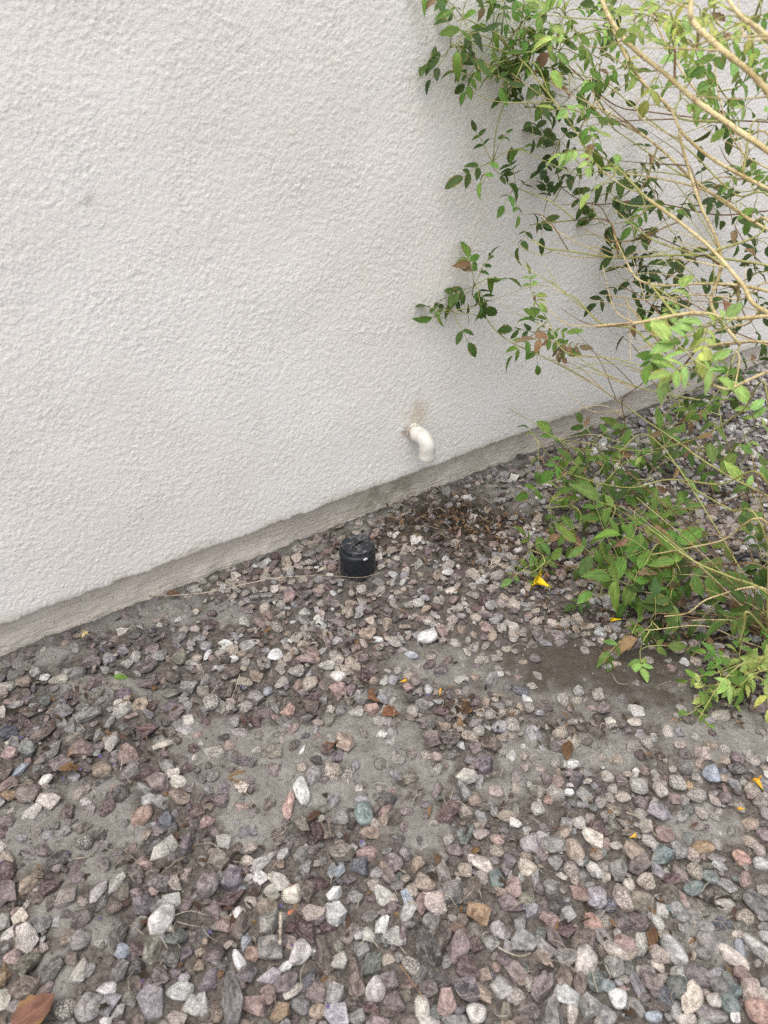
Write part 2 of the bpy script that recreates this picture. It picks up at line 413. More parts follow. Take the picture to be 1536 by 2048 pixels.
for k in PROTO:
    for me, V, T in PROTO[k]: me.materials.append(STONE_OBJ)

CT = {'white': (222, 220, 216), 'cream': (206, 194, 178), 'grey': (146, 141, 138), 'dgrey': (94, 89, 88), 'blue': (164, 176, 192), 'purple': (122, 108, 118), 'maroon': (110, 80, 82),
      'pink': (170, 136, 129), 'salmon': (196, 150, 134), 'tan': (168, 144, 122), 'ochre': (184, 144, 94), 'brown': (112, 96, 87), 'green': (114, 122, 115), 'teal': (122, 142, 142),
      'olive': (130, 123, 106), 'mauve': (136, 117, 117), 'lilac': (164, 157, 164), 'slate': (98, 100, 115), 'lgrey': (180, 176, 172),
      'speck': (150, 141, 134, 1), 'tspeck': (170, 148, 126, .95), 'pspeck': (168, 144, 137, .8), 'dspeck': (96, 92, 90, .9), 'wspeck': (196, 190, 184, .75)}
def tint(name, r=rnd, dust=0.):
    c = CT[name]; a = c[3] if len(c) > 3 else (.12 if r.random() < .25 else 0.)
    v = lin(c[:3])*r.uniform(.64, 1.10); v = v*.62+.38*float(v@np.array([.25, .65, .10]))*np.array([1.03, .995, .97]); v = v*np.array([r.uniform(.96, 1.04), 1, r.uniform(.96, 1.04)])
    if dust: v = v*(1-dust)+lin((142, 138, 132))*dust; a *= 1-.5*dust
    return (float(v[0]), float(v[1]), float(v[2]), float(a))

# the stones one can pick out: x,y,length,breadth,angle,shape,colour in enlarged views (3.84x) with the given corner
R = {}
R[(0, 1640)] = '''1255,790,215,150,60,s,white,big_white;955,1030,120,95,-30,a,blue,ice_blue;630,1180,170,110,70,a,cream,peach;820,1290,140,90,10,a,white;1390,1330,190,110,15,s,white;215,930,200,140,-50,a,wspeck;85,860,150,80,50,s,white;30,790,110,100,0,a,lgrey;55,300,140,100,-60,s,tspeck;660,190,120,90,0,p,dspeck,black_speck;765,120,120,100,0,a,dgrey;1110,350,130,90,0,a,pink;1260,240,200,120,45,a,wspeck;1440,210,140,110,40,a,purple;1320,390,180,110,10,a,brown;70,550,140,130,0,a,mauve;400,530,160,110,30,a,maroon;420,660,110,100,0,a,brown;230,1120,170,150,0,a,olive;210,1300,220,140,0,a,brown;400,1170,180,130,40,a,dgrey;1370,920,170,130,-20,a,green,dark_green;1170,990,210,130,80,a,olive;1060,1010,120,110,0,a,maroon;835,1400,150,120,60,a,lilac;1180,1400,220,170,-60,a,lilac;1490,1430,150,140,0,s,wspeck;910,1470,120,70,60,a,lgrey;810,1535,90,60,0,s,white;500,1440,150,120,0,p,dspeck;680,1420,200,180,0,s,grey;1330,640,150,90,0,a,lgrey;910,530,140,80,45,a,wspeck;970,590,120,70,-75,s,olive;890,710,120,80,0,s,brown;770,590,160,90,60,a,lgrey;640,780,150,110,30,a,mauve;1120,660,180,140,-30,a,purple;1260,510,130,120,0,a,dgrey;1350,510,130,100,0,a,pspeck;40,1200,160,80,80,a,ochre,ochre_edge;630,950,150,130,0,s,grey;330,820,130,110,0,a,grey;590,380,170,80,75,a,mauve;460,330,180,100,40,a,dgrey;1050,1120,150,110,0,a,dgrey;1300,1090,150,110,0,a,dgrey;930,1180,130,100,60,a,grey;960,330,150,60,40,a,brown;560,1090,110,80,0,a,brown;700,1160,90,60,70,a,grey;360,1300,130,80,45,a,mauve;120,1430,120,90,0,a,grey;60,390,170,120,-30,a,maroon;920,920,150,110,60,a,dgrey;1060,830,160,90,50,a,grey;1430,1040,110,100,0,a,purple;20,100,110,100,0,a,maroon;1200,90,130,70,50,a,mauve;1330,70,110,80,-70,s,dgrey;500,100,100,70,20,a,grey;640,70,130,60,35,a,brown;220,500,150,90,60,a,tan'''
R[(400, 1640)] = '''1050,390,150,110,60,a,blue,pale_blue;1215,360,130,130,0,a,slate,slate_blue;1085,245,190,130,-15,a,olive;1280,240,150,100,0,s,pink;1300,85,150,100,0,a,tan;1480,330,150,130,0,s,mauve;490,310,225,90,50,a,wspeck,long_white;465,450,110,110,0,a,white;610,490,150,110,-50,s,wspeck;560,570,120,110,0,a,cream;705,590,150,120,0,s,cream,cream_pair;830,580,130,100,70,a,brown;1030,575,110,90,0,a,white;305,725,120,90,-10,s,white;200,810,160,120,0,a,pink;400,645,100,80,0,s,cream;190,165,130,110,0,a,wspeck;155,320,160,140,0,a,olive;250,455,150,150,0,a,purple;60,520,170,160,0,s,mauve;250,630,200,110,20,a,maroon;325,530,80,60,0,a,blue;1400,570,150,110,-50,s,wspeck;1040,720,160,140,-60,a,lgrey;990,810,130,90,0,a,maroon;875,720,160,100,20,a,pspeck;810,860,240,120,-40,a,maroon,veined_maroon;545,820,180,120,65,a,grey;550,1010,180,170,0,a,grey;345,950,120,90,70,a,blue;410,1060,110,100,0,a,salmon;770,1040,170,130,50,s,lgrey;870,1010,90,60,70,a,white;940,1030,280,110,-70,a,brown;1065,1080,130,110,0,s,wspeck;1060,970,90,90,0,s,olive;1180,1190,260,120,-70,a,brown;1320,1110,190,130,60,a,green;1350,1300,190,140,75,s,lgrey;1240,1010,120,110,0,a,grey;1490,910,160,130,0,a,lgrey;1400,800,150,80,75,a,white;115,1060,150,120,0,s,mauve;310,1120,170,70,-50,s,white;540,1240,160,110,0,a,lilac;660,1150,110,60,45,s,white;840,1240,160,90,70,a,slate;670,1260,180,130,60,s,mauve;720,1330,160,70,45,s,cream;900,1330,150,120,0,a,mauve;1030,1340,190,120,70,a,lilac;1170,1390,160,90,10,a,brown;1310,1430,130,90,0,a,maroon;1490,1400,150,140,0,a,mauve;265,1410,330,140,-75,a,grey;530,1370,120,120,0,s,pink;410,1470,170,130,0,a,pink;770,1430,150,100,-20,s,grey;90,1250,200,120,30,a,purple;150,1510,130,90,-70,a,tan;620,1500,140,120,0,a,ochre;1050,1510,170,140,0,a,lilac;1200,1500,150,130,0,a,grey;20,1430,150,90,-70,a,wspeck;1440,440,100,100,0,a,mauve;1200,590,110,80,0,a,grey;1160,870,160,90,40,a,mauve;1290,870,110,100,0,s,wspeck;1460,1240,120,100,0,a,mauve;920,480,120,110,0,a,maroon;780,270,120,110,0,a,grey;810,370,120,80,70,a,grey;370,1240,150,110,40,a,purple;1310,740,130,80,20,s,grey;1450,1480,110,70,0,a,brown'''
R[(800, 1640)] = '''180,470,170,130,0,s,tan;90,545,110,90,80,s,tspeck;60,620,150,70,-60,a,blue;400,560,170,150,70,a,grey,pointed_grey;260,650,160,150,0,a,pspeck;160,650,150,80,80,s,pink;560,520,190,110,75,a,brown;620,310,190,100,-20,s,cream,cream_bone;745,440,130,100,-80,p,teal,green_oval;500,370,110,90,-20,s,tspeck;630,410,100,90,0,s,speck;330,400,150,90,-70,a,grey;870,500,140,120,80,a,pink;985,370,150,100,-20,a,cream;990,185,140,130,0,s,lilac;1190,210,200,120,10,a,grey;830,320,150,120,-70,a,purple;1190,345,120,110,0,a,grey;500,80,180,110,50,a,green;375,140,90,80,80,s,speck;625,95,120,80,20,s,pspeck;890,30,100,70,0,a,white;745,215,100,90,0,s,tspeck;970,615,130,110,0,s,olive;840,660,170,100,-10,a,mauve;670,670,120,70,0,a,mauve;600,760,170,140,0,a,ochre,ochre_block;930,780,150,90,60,a,lilac;770,850,150,120,-45,a,lilac;840,820,160,80,-75,a,brown;940,940,180,150,20,a,grey;1145,780,140,100,-20,a,pink;1275,860,170,110,0,a,maroon;1480,770,150,120,-50,s,salmon,pink_wedge;1490,600,140,110,80,s,lilac;1370,580,140,100,-50,a,pink;1195,670,120,120,0,a,dgrey;1410,920,190,150,50,s,brown;200,1000,250,150,-60,a,dgrey;320,930,240,120,70,a,brown;450,980,220,150,75,s,mauve;575,970,140,100,90,a,maroon;690,970,130,110,0,a,grey;240,790,130,130,0,s,grey;520,1150,180,140,-20,a,maroon;780,1280,160,140,0,s,lgrey;885,1170,170,110,-40,a,mauve;1100,1080,150,90,-20,a,tan;1270,1060,170,110,20,a,grey;1420,1090,190,150,55,p,lgrey,egg_grey;990,1260,130,80,80,s,speck;900,1350,120,100,0,s,speck;1090,1290,210,130,70,a,mauve;1280,1360,190,110,-15,a,white,white_brick;510,1310,170,150,0,a,purple;370,1410,190,140,80,a,pink,mauve_facet;170,1460,170,105,-85,p,cream,cream_oval;285,1480,95,90,0,p,green;590,1480,150,120,10,p,wspeck;630,1330,170,90,-50,a,tan;220,1300,130,120,0,a,mauve;1170,1480,220,180,30,a,grey;1460,1430,170,150,0,a,grey;1320,1480,150,80,70,s,cream;290,1230,200,100,0,a,dgrey;90,1130,140,100,-30,s,speck;900,1530,240,70,0,a,brown;420,1540,180,90,0,s,grey;790,1100,110,80,0,s,mauve;360,1090,120,80,50,a,grey;20,900,130,80,80,a,mauve;1040,470,140,60,80,a,lgrey;1150,520,120,110,0,s,grey;1100,670,120,90,0,a,mauve;1010,700,130,80,60,a,lilac;1170,930,160,90,-60,a,mauve;1080,990,170,100,-40,a,grey;1300,410,110,100,0,s,pspeck;970,270,90,70,0,s,tspeck;1080,280,130,100,60,a,mauve;1280,740,110,100,0,a,lgrey;420,230,130,80,0,a,mauve;130,340,120,90,50,a,tan;820,1480,130,90,70,a,olive;150,1190,140,80,60,s,grey;1380,1260,180,100,80,a,brown;1250,1220,180,120,75,a,tan'''
R[(1136, 1640)] = '''235,50,140,120,0,a,maroon,plum;185,145,160,100,-30,a,cream;350,50,120,90,70,a,olive;490,250,170,120,-60,a,tan;735,110,140,110,-30,a,pink;640,160,150,90,-50,s,lgrey;1040,195,160,80,10,s,ochre,honey;1135,150,120,70,-70,p,lgrey;950,260,120,100,-40,s,pspeck;1340,275,130,100,0,s,salmon;1490,330,120,80,-10,p,white;1500,120,100,90,0,a,mauve;570,620,185,130,-10,p,olive,olive_slab;775,565,140,130,0,p,olive,olive_round;215,600,140,130,80,s,lilac;420,600,180,130,-60,s,pspeck;965,515,160,90,15,p,teal,teal_marbled;1100,420,130,90,-10,p,teal,pale_teal;530,770,160,140,0,s,mauve;405,810,120,110,0,a,mauve;380,390,140,130,80,a,grey;530,340,150,140,0,a,mauve;185,400,150,80,-55,s,wspeck;860,690,150,110,-45,p,grey;970,730,100,100,0,p,grey;1210,630,140,100,-20,p,cream;1310,555,100,70,15,p,olive;1460,640,200,130,-55,p,grey;1065,810,110,90,0,p,lilac;1200,780,150,90,0,a,slate;1335,820,110,100,0,a,olive;1105,920,200,160,0,p,grey;960,935,90,60,-80,p,cream;800,1005,210,120,-65,p,lgrey,long_pebble;735,890,90,70,0,p,cream;570,920,180,90,80,s,wspeck;440,950,160,110,-30,a,pink;370,1010,210,90,-30,s,cream,tan_bone;340,1130,150,150,0,s,grey;460,1140,90,90,0,p,green;210,1250,130,120,0,p,green;380,1370,128,125,0,p,white,white_round;700,1040,140,110,0,a,pspeck;1035,1020,120,80,-20,p,grey;1265,1060,220,100,-40,s,cream;1320,1000,140,70,85,p,blue;1450,1000,230,80,-55,p,white,finger_white;985,1210,200,140,-60,a,purple;1130,1205,130,80,15,p,lilac;1335,1195,120,100,0,a,pink;1240,1310,130,100,-50,p,teal;1140,1300,120,110,0,p,grey;1395,1310,170,140,80,s,pspeck;1220,1430,130,130,0,p,teal;1100,1410,100,80,0,p,cream;940,1380,230,140,60,s,cream,big_cream;840,1290,150,140,0,p,green;740,1360,130,130,0,p,slate;820,1460,130,90,80,p,lgrey;1440,1490,200,160,0,p,salmon,corner_pink;540,1290,220,80,-80,p,lilac;640,1240,150,140,0,a,mauve;510,1430,160,90,-55,s,grey;155,1420,150,150,0,s,grey;690,1450,180,80,0,a,brown;720,1200,110,60,0,s,speck;860,1180,140,110,0,p,lgrey;1100,1530,200,80,0,p,grey;900,1540,150,70,0,p,cream;290,1500,140,110,-50,p,lilac;1490,1360,90,80,80,p,cream;1510,1270,90,80,0,p,grey;1300,880,80,60,0,p,cream;590,1160,130,90,-20,p,cream;440,1430,150,90,0,a,purple;650,1530,120,70,0,p,blue;660,1350,70,50,0,p,mauve;880,1110,110,80,0,p,teal;1330,1420,90,70,0,a,mauve;1040,1480,140,70,0,a,grey;1150,270,140,70,-10,a,grey;1230,500,130,80,-30,a,grey;1170,340,120,60,-15,a,lgrey;850,230,130,110,-60,a,grey;690,370,130,90,-70,a,lilac;800,440,130,80,20,a,maroon;290,350,120,100,0,s,grey;600,460,130,110,0,s,tspeck;870,390,140,90,-60,s,mauve;980,380,110,110,0,s,tspeck;720,680,110,90,-50,s,wspeck;690,770,140,70,-60,s,wspeck;300,760,90,100,0,s,speck;320,640,100,90,0,p,slate;880,590,110,70,-80,a,pink;1090,540,120,110,0,a,brown'''
R[(0, 1300)] = '''1000,790,170,150,20,a,pink,rosy_block;630,750,180,120,0,a,pink;470,850,160,120,30,a,mauve;220,770,140,110,0,a,green,dark_wedge;395,780,170,100,75,a,grey;785,900,140,120,0,s,tan,tan_lump;1130,980,190,110,25,a,maroon,maroon_slab;1330,980,110,70,20,a,cream;1250,740,140,90,30,a,cream;960,340,120,100,0,a,purple;690,520,190,100,30,a,grey;500,490,140,110,0,a,lilac;950,470,150,110,45,s,wspeck;1450,545,120,90,0,a,cream;1200,560,110,90,0,a,dgrey;1130,630,150,120,0,a,maroon;355,995,90,80,80,s,white,white_tooth;150,920,130,60,60,a,blue;70,1040,150,90,50,s,pink;220,1120,170,130,0,s,mauve;370,1170,180,110,0,a,cream,cream_flake;90,1140,120,80,0,a,ochre;260,1260,130,110,80,a,wspeck;530,1250,140,110,80,a,maroon;1100,1280,160,130,55,s,salmon,salmon_drop;1210,1170,110,90,0,a,lgrey;620,1080,140,90,45,a,pspeck;80,800,120,90,0,a,pink;340,650,180,110,45,a,brown;250,490,170,90,0,a,brown;210,550,150,70,-50,a,maroon;450,220,150,80,10,s,cream;590,190,110,110,0,a,grey;185,245,110,100,0,a,tan;55,270,150,70,20,a,cream;705,80,160,100,0,a,mauve;835,50,110,90,0,s,lilac;1230,50,120,100,80,s,grey;1140,130,140,100,60,s,mauve;930,1110,140,120,0,s,dgrey;1220,1040,170,120,0,a,mauve;830,1210,130,110,80,a,maroon;1385,80,110,90,0,s,olive;1340,215,130,110,0,a,brown;1440,280,140,90,0,a,grey;350,410,100,80,0,s,green;1490,780,100,70,0,a,maroon;1360,700,130,80,0,a,brown;760,720,110,90,0,a,mauve;560,690,130,90,0,a,olive;1290,920,120,100,0,s,grey;850,560,150,60,75,a,grey;770,640,150,80,75,a,grey;1050,640,130,80,20,a,dgrey;60,640,170,90,0,a,slate;120,720,110,90,0,a,grey;1300,420,170,90,0,a,purple;1140,260,160,80,25,a,mauve;580,310,100,60,-70,a,maroon;1350,490,130,90,40,a,mauve;1420,620,140,90,0,a,lilac;410,570,170,70,15,a,mauve;640,450,110,70,0,a,grey;60,1340,130,100,20,a,mauve;1290,1320,120,110,0,a,slate;1230,1370,130,80,0,a,mauve'''
R[(400, 1300)] = '''675,475,110,100,0,a,salmon,salmon_facet;580,45,120,90,30,s,white,white_heart;1060,200,120,80,-30,s,white,white_drop;55,35,90,50,70,s,white;625,255,110,80,35,s,speck;740,165,130,90,0,s,speck;980,120,130,80,0,s,wspeck;1155,90,90,90,0,s,tspeck;840,250,130,120,0,s,tspeck;750,255,90,70,80,a,pink;520,300,80,70,80,s,blue;430,360,130,120,0,a,grey;1090,470,100,90,80,s,grey;1200,475,120,90,0,s,wspeck;1320,470,120,80,10,a,salmon;1365,545,90,80,0,s,speck;1060,310,140,110,0,a,pink;1155,310,90,80,80,a,mauve;1395,395,90,80,0,a,lilac;860,430,140,120,0,a,brown;875,340,130,70,0,a,maroon;1370,55,140,80,0,a,brown;1250,85,100,80,0,a,mauve;1270,200,110,100,80,a,maroon;350,260,120,80,-10,s,tspeck;350,440,120,90,20,s,speck;90,410,130,120,0,s,speck;240,455,65,65,0,s,speck;545,385,110,80,-70,s,dspeck;210,330,130,100,80,a,brown;195,85,90,70,0,a,brown;250,165,130,100,0,a,brown;490,105,110,110,0,s,dspeck;810,75,150,90,0,a,pink;1120,730,140,140,0,a,tan,tan_split;1030,950,140,130,0,a,tspeck;870,990,150,110,75,s,lilac;780,1110,210,110,-70,s,white,tall_white;680,1220,210,80,80,a,salmon,salmon_leaf;1255,1250,180,130,-75,p,teal,teal_dark;1130,970,190,100,75,s,dspeck;540,790,180,120,10,a,olive;320,870,150,80,0,a,purple;725,745,100,70,80,a,brown;720,630,110,80,80,a,pink;805,655,80,70,0,a,slate;910,660,60,50,0,a,pink;790,910,90,90,0,s,tspeck;780,795,110,35,75,a,white;1060,810,110,80,80,a,purple;890,850,100,60,0,a,dgrey;110,1000,100,90,80,a,grey;160,1170,130,90,-10,s,mauve;320,1210,130,70,-10,a,pink;780,1350,140,110,0,a,olive;890,1370,200,90,-80,a,maroon,maroon_wedge;1080,1280,140,120,0,s,grey;190,1080,90,90,0,a,purple;1400,660,90,70,0,a,white;1380,1070,70,60,0,s,speck;1470,1080,70,60,0,a,pink;1240,1170,110,80,0,s,lilac;300,650,140,90,0,s,grey;185,680,90,70,0,a,dgrey;260,575,100,80,0,s,grey;40,560,80,80,0,a,maroon;590,665,70,50,0,a,grey'''
R[(800, 1300)] = '''700,255,130,100,10,a,lilac,lilac_slab;465,735,90,65,-20,a,white,white_chip;580,560,120,100,0,a,grey;345,605,110,90,0,a,tan;390,690,150,100,0,a,brown;240,690,140,110,0,a,mauve;225,595,80,80,0,a,grey;690,510,90,80,0,s,speck;860,580,110,110,0,s,speck;785,780,90,70,-60,s,speck;850,820,90,80,80,s,wspeck;690,730,150,130,0,a,brown;640,880,150,140,0,a,purple;510,980,160,110,-10,a,cream;610,1010,110,60,80,s,lgrey;285,920,90,80,80,s,speck;205,820,90,70,0,s,tspeck;290,1080,140,70,75,a,mauve;490,1080,150,120,80,a,grey;370,1260,230,120,45,a,maroon,maroon_long;735,1090,110,90,0,s,pspeck;650,1190,110,80,20,a,brown;820,1275,140,90,0,s,tspeck;1055,1230,120,100,80,s,wspeck;1190,1100,140,110,0,a,speck;1130,1170,70,60,0,s,salmon;1050,1090,120,90,-40,s,olive;1290,935,110,90,0,a,mauve;1190,865,90,80,80,s,speck;1225,630,120,90,0,s,tspeck;985,450,80,80,0,s,speck;970,385,90,60,-60,s,white;930,310,130,80,-25,s,slate,slate_pebble;750,150,60,50,0,s,speck;945,95,90,40,0,s,tan;290,375,90,60,-30,s,lgrey;95,470,90,90,0,s,speck;90,55,110,60,0,s,blue;120,230,90,80,0,s,mauve;60,290,80,70,0,s,pink;140,305,60,60,0,s,speck;70,975,140,100,0,s,olive;1125,990,100,100,0,a,mauve;1395,1180,110,50,0,s,lilac;1270,1330,90,90,0,a,grey;1380,1320,80,80,0,s,wspeck;1460,1280,80,70,80,s,pspeck;1100,440,120,80,0,a,mauve;580,380,120,90,0,a,mauve;420,440,130,80,-60,a,grey;320,470,110,90,0,a,maroon;820,300,110,60,70,a,grey;600,640,90,70,0,s,speck'''
R[(1136, 1300)] = '''1160,520,142,90,10,p,cream,cream_shell;275,455,110,100,40,a,mauve,diamond;400,370,100,70,0,a,purple;515,490,130,90,-20,a,wspeck;500,570,110,70,0,s,cream;345,610,90,70,80,s,speck;760,640,90,80,80,s,wspeck;535,1025,150,130,-60,s,wspeck,lilac_white;1085,965,130,130,0,s,blue,blue_tan;1270,1040,110,80,-10,p,grey;1190,940,80,80,0,p,slate;1415,1080,120,100,0,s,tspeck;1190,845,100,80,0,s,tspeck;1080,750,110,80,0,a,tan;1040,810,120,110,0,a,pspeck;840,1010,140,110,-40,s,speck;710,1070,110,110,0,s,speck;825,1130,110,80,0,a,pink;565,1160,110,100,0,s,mauve;705,1240,170,120,-20,a,lilac,mauve_slab;555,1250,90,80,0,s,speck;1020,1250,110,70,-60,s,speck;1110,1260,120,60,-50,s,speck;985,1120,140,100,0,s,speck;1120,1160,110,70,-40,s,pspeck;420,1120,120,80,0,s,tspeck;250,1165,80,80,0,s,speck;300,955,110,90,-30,s,speck;930,1210,90,80,80,p,green;670,930,70,70,0,a,lgrey;895,920,100,90,0,s,grey;1000,900,90,80,0,a,tan;935,1050,100,60,-75,s,ochre;800,915,60,50,0,s,speck;1290,840,110,90,-40,a,mauve;1410,860,100,80,0,s,speck;1295,925,140,90,0,a,dgrey;1460,1180,100,90,0,s,speck;1510,1260,100,80,80,p,grey;270,130,110,60,-40,s,grey;360,115,90,50,0,s,tan;1110,50,90,60,-30,s,blue;1290,390,100,60,0,a,mauve;130,1100,130,100,-60,a,grey;100,1180,110,50,0,s,lgrey;50,1010,120,90,50,a,purple;360,830,110,100,0,s,tspeck;260,830,70,60,0,s,tspeck;600,720,90,80,-30,s,speck;850,745,90,60,0,s,pspeck;960,690,80,70,-40,s,speck;1200,760,90,70,-30,s,speck;340,1060,80,70,0,s,speck;880,1270,100,80,60,s,grey;1360,970,90,70,0,a,brown;1190,1140,100,90,0,s,mauve;80,1330,95,90,0,s,wspeck'''
# near the wall, in photo pixels times 3.84 from the picture's corner
R[(560, 780)] = '''1130,1912,155,92,5,p,white,white_oval;1060,1622,95,62,-10,p,white,white_bead;1700,1655,90,80,0,s,pspeck;620,1670,120,70,60,a,lilac;760,1480,110,80,20,s,grey'''
STONES = []
for (ox, oy), txt in R.items():
    for it in txt.split(';'):
        q = it.split(','); X, Y, L, S, A = map(float, q[:5])
        STONES.append((ox+X/3.84, oy+Y/3.84, L/3.84, S/3.84, A, q[5], q[6], q[7] if len(q) > 7 else None))
LABEL = {'big_white': 'large rough white stone lying near the lower left of the gravel', 'ice_blue': 'pale ice-blue angular stone left of the dark olive stone', 'peach': 'peach coloured flat angular stone in grey mud at lower left',
 'black_speck': 'small black and white speckled oval stone in the left mud patch', 'dark_green': 'dark green angular stone just below the large white stone', 'ochre_edge': 'ochre yellow stone at the left edge of the picture',
 'pale_blue': 'pale blue wedge-shaped stone beside a slate blue stone', 'slate_blue': 'slate blue angular stone right of the pale blue wedge', 'long_white': 'long white streaked stone tilted above the cream stones', 'cream_pair': 'rounded cream stone with an orange petal at its foot',
 'veined_maroon': 'maroon stone with a pale veined edge among the grey stones', 'pointed_grey': 'large plain grey stone with a pointed lower end', 'cream_bone': 'long cream stone with blunt ends in dark soil', 'green_oval': 'small smooth green oval pebble in dark soil',
 'ochre_block': 'blocky ochre brown stone among dark stones', 'pink_wedge': 'smooth pale pink wedge-shaped stone', 'egg_grey': 'egg-shaped light grey pebble right of centre near the bottom', 'white_brick': 'brick-shaped clean white stone near the bottom edge',
 'mauve_facet': 'faceted pink stone beside the cream oval pebble', 'cream_oval': 'smooth upright cream oval pebble near the bottom edge', 'plum': 'plum red flat stone at the edge of the right gravel', 'honey': 'honey coloured blocky pebble in the right mud',
 'olive_slab': 'smooth olive grey slab-like pebble', 'olive_round': 'round olive brown pebble right of the olive slab', 'teal_marbled': 'marbled teal and white oval pebble', 'pale_teal': 'pale teal triangular pebble above the marbled one',
 'long_pebble': 'long light grey rounded pebble tilted beside mud at right', 'tan_bone': 'long cream and tan curved stone', 'white_round': 'round white pebble at lower right', 'finger_white': 'long finger-shaped white pebble at the right edge', 'big_cream': 'large cream tapered stone near the lower right corner',
 'corner_pink': 'large pinkish cream pebble in the lower right corner', 'rosy_block': 'rosy pink block-shaped stone in the left gravel', 'dark_wedge': 'dark greenish wedge of stone in the left gravel', 'tan_lump': 'tan lumpy stone beside purple petals', 'maroon_slab': 'dark maroon slab of stone lying in the left mud',
 'white_tooth': 'small bright white tooth-shaped stone at left', 'cream_flake': 'cream flake of stone at the edge of the left mud', 'salmon_drop': 'salmon pink drop-shaped stone in the mud left of centre', 'salmon_facet': 'small salmon pink faceted stone at the gravel edge',
 'white_heart': 'bright white heart-shaped stone in the upper gravel', 'white_drop': 'white drop-shaped stone at the lower edge of the upper gravel', 'tan_split': 'tan angular stone beside a curled brown leaf', 'tall_white': 'tall white and grey stone standing in mud at centre', 'salmon_leaf': 'long narrow salmon banded stone in mud',
 'teal_dark': 'dark teal oval pebble in mud at centre', 'maroon_wedge': 'upright dark maroon wedge of stone', 'lilac_slab': 'lilac grey slab of stone at the edge of the wet soil', 'white_chip': 'small clean white chip of stone right of centre', 'maroon_long': 'long maroon pink stone at the edge of the mud',
 'slate_pebble': 'smooth slate blue pebble in the wet soil', 'cream_shell': 'large smooth cream pebble on bare mud below the light green sprig', 'diamond': 'diamond-shaped mauve stone with pale edges', 'lilac_white': 'white and lilac mottled stone in the right gravel', 'blue_tan': 'rounded stone half blue and half tan',
 'mauve_slab': 'pale mauve layered slab in the right gravel', 'white_oval': 'smooth white oval pebble below the black pipe cap', 'white_bead': 'small smooth white pebble right below the black pipe cap'}
HEX = {}                                               # spatial hash: cell -> [(x,y,r)]
def hput(x, y, r): HEX.setdefault((int(x//.05), int(y//.05)), []).append((x, y, r))
def hfree(x, y, r, k):
    ci, cj = int(x//.05), int(y//.05)
    for i in (ci-1, ci, ci+1):
        for j in (cj-1, cj, cj+1):
            for (a, b, q) in HEX.get((i, j), ()):
                if (a-x)**2+(b-y)**2 < (k*(q+r))**2: return False
    return True
def pose(x, y, L, S, T, yaw, tilt, sink):
    m = glook(mudf, x, y, .2)
    z = glook(GH, x, y)+T/2*(1-2*sink)
    rot = Euler((rnd.gauss(0, tilt), rnd.gauss(0, tilt), yaw)).to_matrix().to_4x4()
    return Matrix.Translation((x, y, z))@rot@Matrix.Diagonal((L/2, S/2, T/2, 1))
PIPE_AT, _ = gnd(716, 1143)
placed = []                                            # (matrix, kind, proto, tint, pixel size, tag)
for x, y, L, S, A, kind, colour, key in STONES:
    P, d = gnd(x, y+.10*S); el = math.asin((H)/np.linalg.norm(P-CAM)); k = d/F; fs = .5*(1+math.sin(el))
    a = math.radians(A); dx, dy = math.cos(a)*L*k, math.sin(a)*L*k/fs
    Lw = math.hypot(dx, dy); yaw = math.atan2(dy, dx)
    dx2, dy2 = -math.sin(a)*S*k, math.cos(a)*S*k/fs; Sw = math.hypot(dx2, dy2)
    g_ = 1.04+.10*min(1, max(0, (y-1500)/300)); Lw *= g_; Sw *= g_
    mud = glook(mudf, P[0], P[1], .2)
    T = min(Lw, Sw)*rnd.uniform(.55, .85)
    sink = rnd.uniform(.12, .25)+.30*min(1, max(0, mud-.25)/.5)*(.3 if key else 1)
    if key: T = max(T, .62*Lw*.6)
    dust = 0 if key else .42*max(0, mud-.3)*rnd.random()
    M = pose(P[0], P[1], Lw, Sw, T, yaw, .13, sink)
    hput(P[0], P[1], (Lw+Sw)/4)
    placed.append((M, kind, rnd.randrange(len(PROTO[kind])), tint(colour, rnd, dust), L*S, key))
hand = len(placed)
# the rest of the bed, stone by stone
PAL_L = 'mauve mauve mauve maroon purple brown brown grey grey dgrey pink tan lgrey olive lilac pspeck cream'.split()
PAL_U = 'speck speck tspeck tspeck tspeck pspeck grey lgrey mauve mauve brown pink cream speck maroon white tan lilac'.split()
PAL_B = 'grey grey lgrey mauve mauve brown purple pink speck tspeck olive lilac dgrey cream tan green'.split()
PAL_R = 'grey lgrey lilac green cream speck speck tspeck mauve pspeck teal olive white tan grey pink'.split()
PAL_F = 'white lgrey wspeck lgrey grey cream lilac wspeck mauve'.split()  # whitish far gravel; the brighter light back there is put into these colours
def palette(px, py):
    if py < 1010 and px > 1180: return PAL_F, 's' if rnd.random() < .6 else 'a'
    if py < 1345 and px > 330: return PAL_U, 's' if rnd.random() < .38 else 'a'
    if px > 900 and py < 1600: return PAL_U, 's' if rnd.random() < .38 else 'a'
    if px > 1150: return PAL_R, rnd.choice('ppssa')
    if px > 760: return PAL_B, rnd.choice('aaaspa')
    return PAL_L, rnd.choice('aaaaas')
GAPS = [(905, 1040, 130, 42, .8), (1230, 1345, 190, 50, .97), (1330, 1400, 110, 40, .9), (1460, 1470, 110, 30, .95), (820, 1650, 40, 50, .8)]
